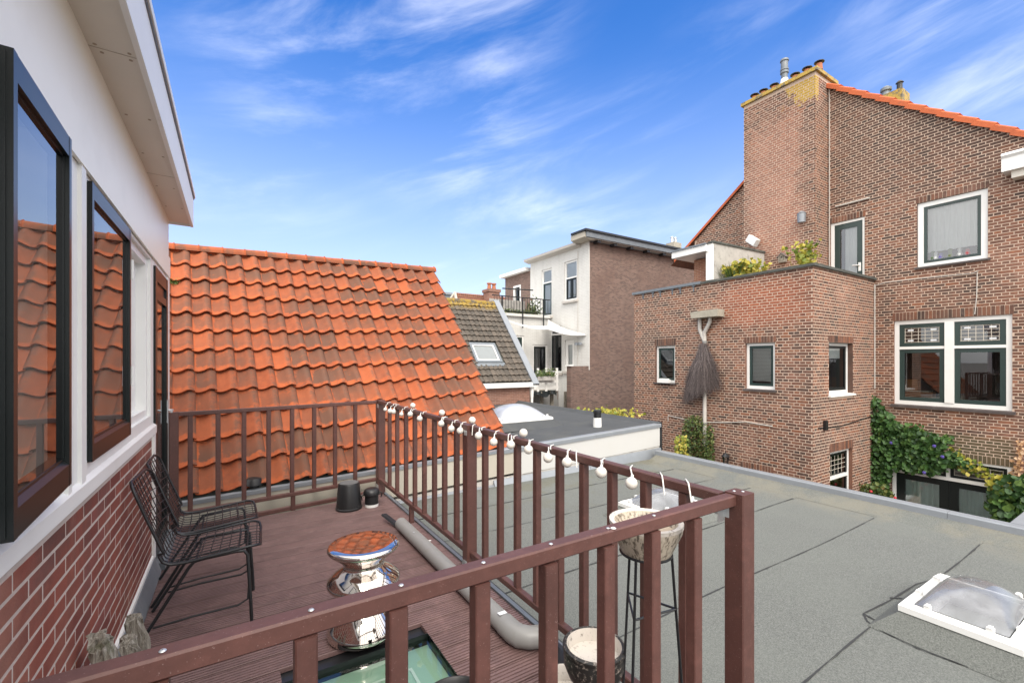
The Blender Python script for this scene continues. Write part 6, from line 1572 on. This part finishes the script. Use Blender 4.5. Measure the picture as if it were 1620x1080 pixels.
for k, a in enumerate((200, 320, 80)):
    c_, s_ = math.cos(R(a)), math.sin(R(a)); MB().tube([bc + Vector((.088 * c_, .088 * s_, .89)), bc + Vector((.10 * c_, .10 * s_, .72)), bc + Vector((.155 * c_, .155 * s_, .003))], .005, 6).build('leg', M['blackmetal'], ps, smooth=60)
    c2, s2 = math.cos(R(a + 120)), math.sin(R(a + 120)); MB().tube([bc + Vector((.104 * c_, .104 * s_, .69)), bc + Vector((.104 * c2, .104 * s2, .69))], .004, 6).build('stretcher', M['blackmetal'], ps)
pc = Vector((1.20, 1.30, 0)); gp = thing('glazed_pot', pc, 'dark mottled glazed bowl with pale inside on a low stand', 'pot')
pc.z = 0
MB().lathe([(.001, .30), (.07, .30), (.10, .33), (.118, .375), (.12, .41), (.118, .43)], pc, 36).build('bowl', M['darkglaze'], gp, smooth=45)
MB().lathe([(.118, .43), (.123, .437), (.122, .447), (.114, .452), (.107, .449)], pc, 36).build('rim', M['darkglaze'], gp, smooth=45)
MB().lathe([(.107, .449), (.104, .435), (.098, .40), (.001, .39)], pc, 36).build('inside', M['paleglaze'], gp, smooth=45)
for a in (20, 140, 260):
    c_, s_ = math.cos(R(a)), math.sin(R(a)); MB().tube([pc + Vector((.06 * c_, .06 * s_, .31)), pc + Vector((.09 * c_, .09 * s_, .15)), pc + Vector((.10 * c_, .10 * s_, .003))], .009, 8).build('leg', M['darkglaze'], gp, smooth=60)
sc3 = Vector((1.27, 1.56, 0)); MBx = MB().lathe([(.001, .001), (.08, .001), (.10, .06), (.108, .12), (.104, .126), (.096, .12), (.085, .06), (.001, .05)], sc3, 32); tag(MBx.build('saucer_pot', M['paleglaze'], smooth=45), 'low pale speckled bowl on the deck behind the dark glazed pot', 'pot')
bp_ = Vector((.70, 1.50, 0)); MBx = MB().lathe([(.001, .001), (.085, .001), (.12, .26), (.135, .265), (.135, .30), (.128, .302), (.118, .29), (.10, .2), (.001, .19)], bp_, 36); tag(MBx.build('plant_pot', M['blackplastic'], smooth=40), 'empty black plastic plant pot behind the near railing', 'pot')
# driftwood leaning on the brick wall
dwd = thing('driftwood', (-.42, 2.4, 0), 'pale weathered driftwood pieces leaning on the brick wall', 'driftwood')
def chunk(poly, y, th, lean, seed):
    rr = random.Random(seed); bm = bmesh.new()
    for s_ in (0, 1):
        vs_ = [bm.verts.new((a, b, s_ * th)) for a, b in poly]
        bm.faces.new(vs_ if s_ else vs_[::-1])
    bm.verts.ensure_lookup_table(); n = len(poly)
    for i in range(n): bm.faces.new([bm.verts[i], bm.verts[(i + 1) % n], bm.verts[n + (i + 1) % n], bm.verts[n + i]])
    bmesh.ops.triangulate(bm, faces=bm.faces[:])
    bmesh.ops.subdivide_edges(bm, edges=bm.edges[:], cuts=5, use_grid_fill=True)
    for v in bm.verts: v.co += Vector((rr.gauss(0, .003), rr.gauss(0, .003), rr.gauss(0, .0045) + .006 * math.sin(v.co.x * 140 + seed)))
    me = bpy.data.meshes.new('piece'); bm.to_mesh(me); bm.free(); me.materials.append(M['wood'])
    o = link('piece', me, dwd)
    # local x -> world Y, local y -> up (leaning to the wall), local z -> world X
    o.matrix_basis = Matrix.Translation(Vector((lean[0], y, .006))) @ Matrix.Rotation(R(lean[1]), 4, 'Y') @ Matrix(((0, 0, 1, 0), (1, 0, 0, 0), (0, 1, 0, 0), (0, 0, 0, 1)))
chunk([(0, 0), (.13, 0), (.17, .2), (.20, .44), (.15, .52), (.10, .46), (.05, .25)], 2.14, .05, (-.37, -11), 1)
chunk([(0, 0), (.09, .0), (.11, .22), (.10, .38), (.06, .35), (.02, .2)], 2.40, .045, (-.33, -12), 2)
chunk([(0, 0), (.11, 0), (.12, .25), (.09, .40), (.05, .38), (.03, .15)], 2.55, .05, (-.35, -9), 3)
# ================================================================== PLANTS
def inpoly(x, y, P):
    r = False; j = len(P) - 1
    for i in range(len(P)):
        if (P[i][1] > y) != (P[j][1] > y) and x < (P[j][0] - P[i][0]) * (y - P[i][1]) / (P[j][1] - P[i][1]) + P[i][0]: r = not r
        j = i
    return r
def foliage(polys, X, n, s0, s1, dep, rg, thick=.22, droop=.4):
    mb = MB()
    for P in polys:
        u0, u1, v0, v1 = min(p[0] for p in P), max(p[0] for p in P), min(p[1] for p in P), max(p[1] for p in P); k = 0; tries = 0
        while k < n and tries < n * 30:
            tries += 1
            u, v = rg.uniform(u0, u1), rg.uniform(v0, v1)
            if not inpoly(u + rg.gauss(0, 2.5), v + rg.gauss(0, 2.5), P): continue
            p = onX(u, v, X - dep - thick * rg.random() ** 1.6)
            nr = Vector((-1, rg.gauss(0, .75), rg.gauss(droop, .6)))
            vs_, fs = leaf_poly(p, rg.uniform(s0, s1), nr, rg.gauss(math.pi, .7)); mb.add(vs_, fs, min(.999, max(0, rg.gauss(.45, .25)))); k += 1
    return mb
rg = random.Random(11)
vine = thing('climbing_vine', (XG - .1, 4.2, GZ), 'dense green climbing vine in the corner of the brick house', 'vine')
main = [(1366, 634), (1372, 626), (1388, 629), (1398, 648), (1424, 672), (1452, 676), (1486, 692), (1506, 690), (1502, 702), (1486, 712), (1520, 722), (1538, 738), (1500, 740), (1478, 750), (1452, 748), (1424, 742), (1410, 744), (1406, 765), (1404, 790), (1372, 792), (1366, 760), (1363, 700)]
strand = [(1500, 700), (1524, 722), (1556, 734), (1586, 752), (1600, 765), (1588, 772), (1560, 756), (1528, 750), (1506, 728)]
f = foliage([main], XG, 2700, .05, .12, .02, rg); f.build('leaves', M['ivy'], vine, att=True, normals=False, kind='stuff')
f = foliage([strand], XG, 95, .05, .10, .04, rg, .1); f.build('yellowing_leaves', M['yellowleaf'], vine, att=True, normals=False, kind='stuff')
t = MB()
for u, v, w in ((1372, 800, -6), (1380, 800, 4), (1376, 800, 10)):
    P = [onX(u + w * math.sin(k * .8), v - k * 18, XG - .05) for k in range(9)]; t.tube(P, [.02 - .0018 * k for k in range(9)], 6)
t.tube([onX(u, v, XG - .06) for u, v in ((1385, 690), (1420, 700), (1460, 712), (1510, 730), (1560, 748), (1596, 765))], .009, 5); t.build('stem', M['stem'], vine)
for u, v in ((1491, 722), (1462, 747), (1478, 705), (1410, 700)):
    p = onX(u, v, XG - .27); t = MB()
    for k in range(6): a = k * 1.047; vs_, fs = leaf_poly(p + Vector((0, math.cos(a) * .017, math.sin(a) * .017)), .035, Vector((-1, math.cos(a) * .3, math.sin(a) * .3)), a); t.add(vs_, fs)
    t.build('flower', M['flower'], vine, normals=False)
bush = thing('climbing_vine', (XG - .2, 2.0, GZ), 'green vine bush with yellow tips right of the garden doors', 'vine')
f = foliage([[(1566, 772), (1584, 758), (1600, 756), (1640, 752), (1640, 836), (1600, 830), (1574, 820), (1560, 800)]], XG, 700, .08, .16, .03, rg, .5); f.build('leaves', M['ivy'], bush, att=True, normals=False, kind='stuff')
f = foliage([[(1560, 762), (1590, 752), (1612, 762), (1600, 780), (1570, 780)]], XG, 120, .06, .12, .1, rg, .3); f.build('yellow_leaves', M['yellowleaf'], bush, att=True, normals=False, kind='stuff')
f = foliage([[(1610, 696), (1620, 694), (1618, 730), (1626, 765), (1604, 768), (1596, 748), (1606, 730)]], XG, 130, .03, .065, .03, rg, .08)
tag(f.build('autumn_creeper', M['autumn'], att=True, normals=False), 'strand of peach coloured autumn creeper on the gable beside the garden doors', 'plant')
sb = thing('flowering_shrub', (XG - .6, 4.0, GZ), 'small light green shrub with red flowers at the foot of the vine', 'shrub')
f = foliage([[(1356, 770), (1372, 764), (1396, 766), (1412, 784), (1416, 800), (1360, 800)]], XG - .6, 360, .05, .10, .02, rg, .25); f.build('leaves', M['conifer'], sb, att=True, normals=False, kind='stuff')
for u, v in ((1416, 787), (1408, 793), (1378, 777), (1392, 790)): MB().sphere(onX(u, v, XG - .9), .03, 8, 5).build('flower', M['redflower'], sb)
cl = thing('wall_climber', (XE - .1, 6.8, -1.2), 'fine leaved green climber round the foot of the downpipe', 'climber')
f = foliage([[(1084, 664), (1094, 656), (1106, 660), (1112, 668), (1124, 676), (1128, 690), (1130, 735), (1078, 732), (1082, 700), (1078, 686)]], XE, 2200, .025, .055, .02, rg, .2); f.build('leaves', M['conifer'], cl, att=True, normals=False, kind='stuff')
au = foliage([[(1071, 690), (1082, 688), (1088, 700), (1086, 720), (1090, 738), (1072, 738), (1068, 710)]], 6.78, 260, .03, .065, -.03, rg, .1)
tag(au.build('autumn_creeper', M['yellowleaf'], att=True, normals=False), 'yellow and orange creeper beside the white fascia corner', 'plant')
# terrace plants
def spiky(name, u0, u1, vb, vt, X, n, label, lean=.45):
    p0, p1 = onX(u0, vb, X), onX(u1, vb, X); h = onX((u0 + u1) / 2, vt, X).z - p0.z; t = MB(); c = (p0 + p1) / 2; L = abs(p0.y - p1.y) / 2
    r = random.Random(len(label)); root = thing(name, (c.x, c.y, 2.75), label, 'plant', 'yellow green plants on the terrace')
    for i in range(n):
        b = Vector((X + r.gauss(0, .15), c.y + r.uniform(-L * .8, L * .8), p0.z - .22)); 
        dr = Vector((r.gauss(0, lean * .8), r.gauss(0, lean), 1)).normalized(); tip = b + dr * (h * r.uniform(.7, 1.15) + .22)
        for k in range(7):
            q = b.lerp(tip, r.uniform(.25, 1)); vs_, fs = leaf_poly(q + Vector((r.gauss(0, .04), r.gauss(0, .04), 0)), r.uniform(.07, .13), Vector((r.gauss(-.5, 1), r.gauss(0, 1), r.gauss(.5, .6))), r.uniform(0, 6), .2); t.add(vs_, fs, r.random())
        s_ = Vector((0, .006, 0)); t.add([b - s_, b + s_, tip], [(0, 1, 2)], .1)
    t.build('leaves', M['yellowleaf'], root, att=True, normals=False, kind='stuff')
    return root
k = spiky('terrace_plant', 1150, 1200, 436, 412, XE + .55, 70, 'broad yellow green leafy plant behind the parapet before the grey partition', .3)
t = MB(); c = onX(1160, 440, XE + .4); blades(t, (c.x, c.y, c.z - .3), 40, .75, .45, .02, random.Random(4)); t.build('blades', M['conifer'], k, att=True, normals=False, kind='stuff')
spiky('terrace_plant', 1264, 1282, 420, 382, XE + 1.3, 24, 'upright yellow green shrub behind the parapet corner beside the bird house', .16)
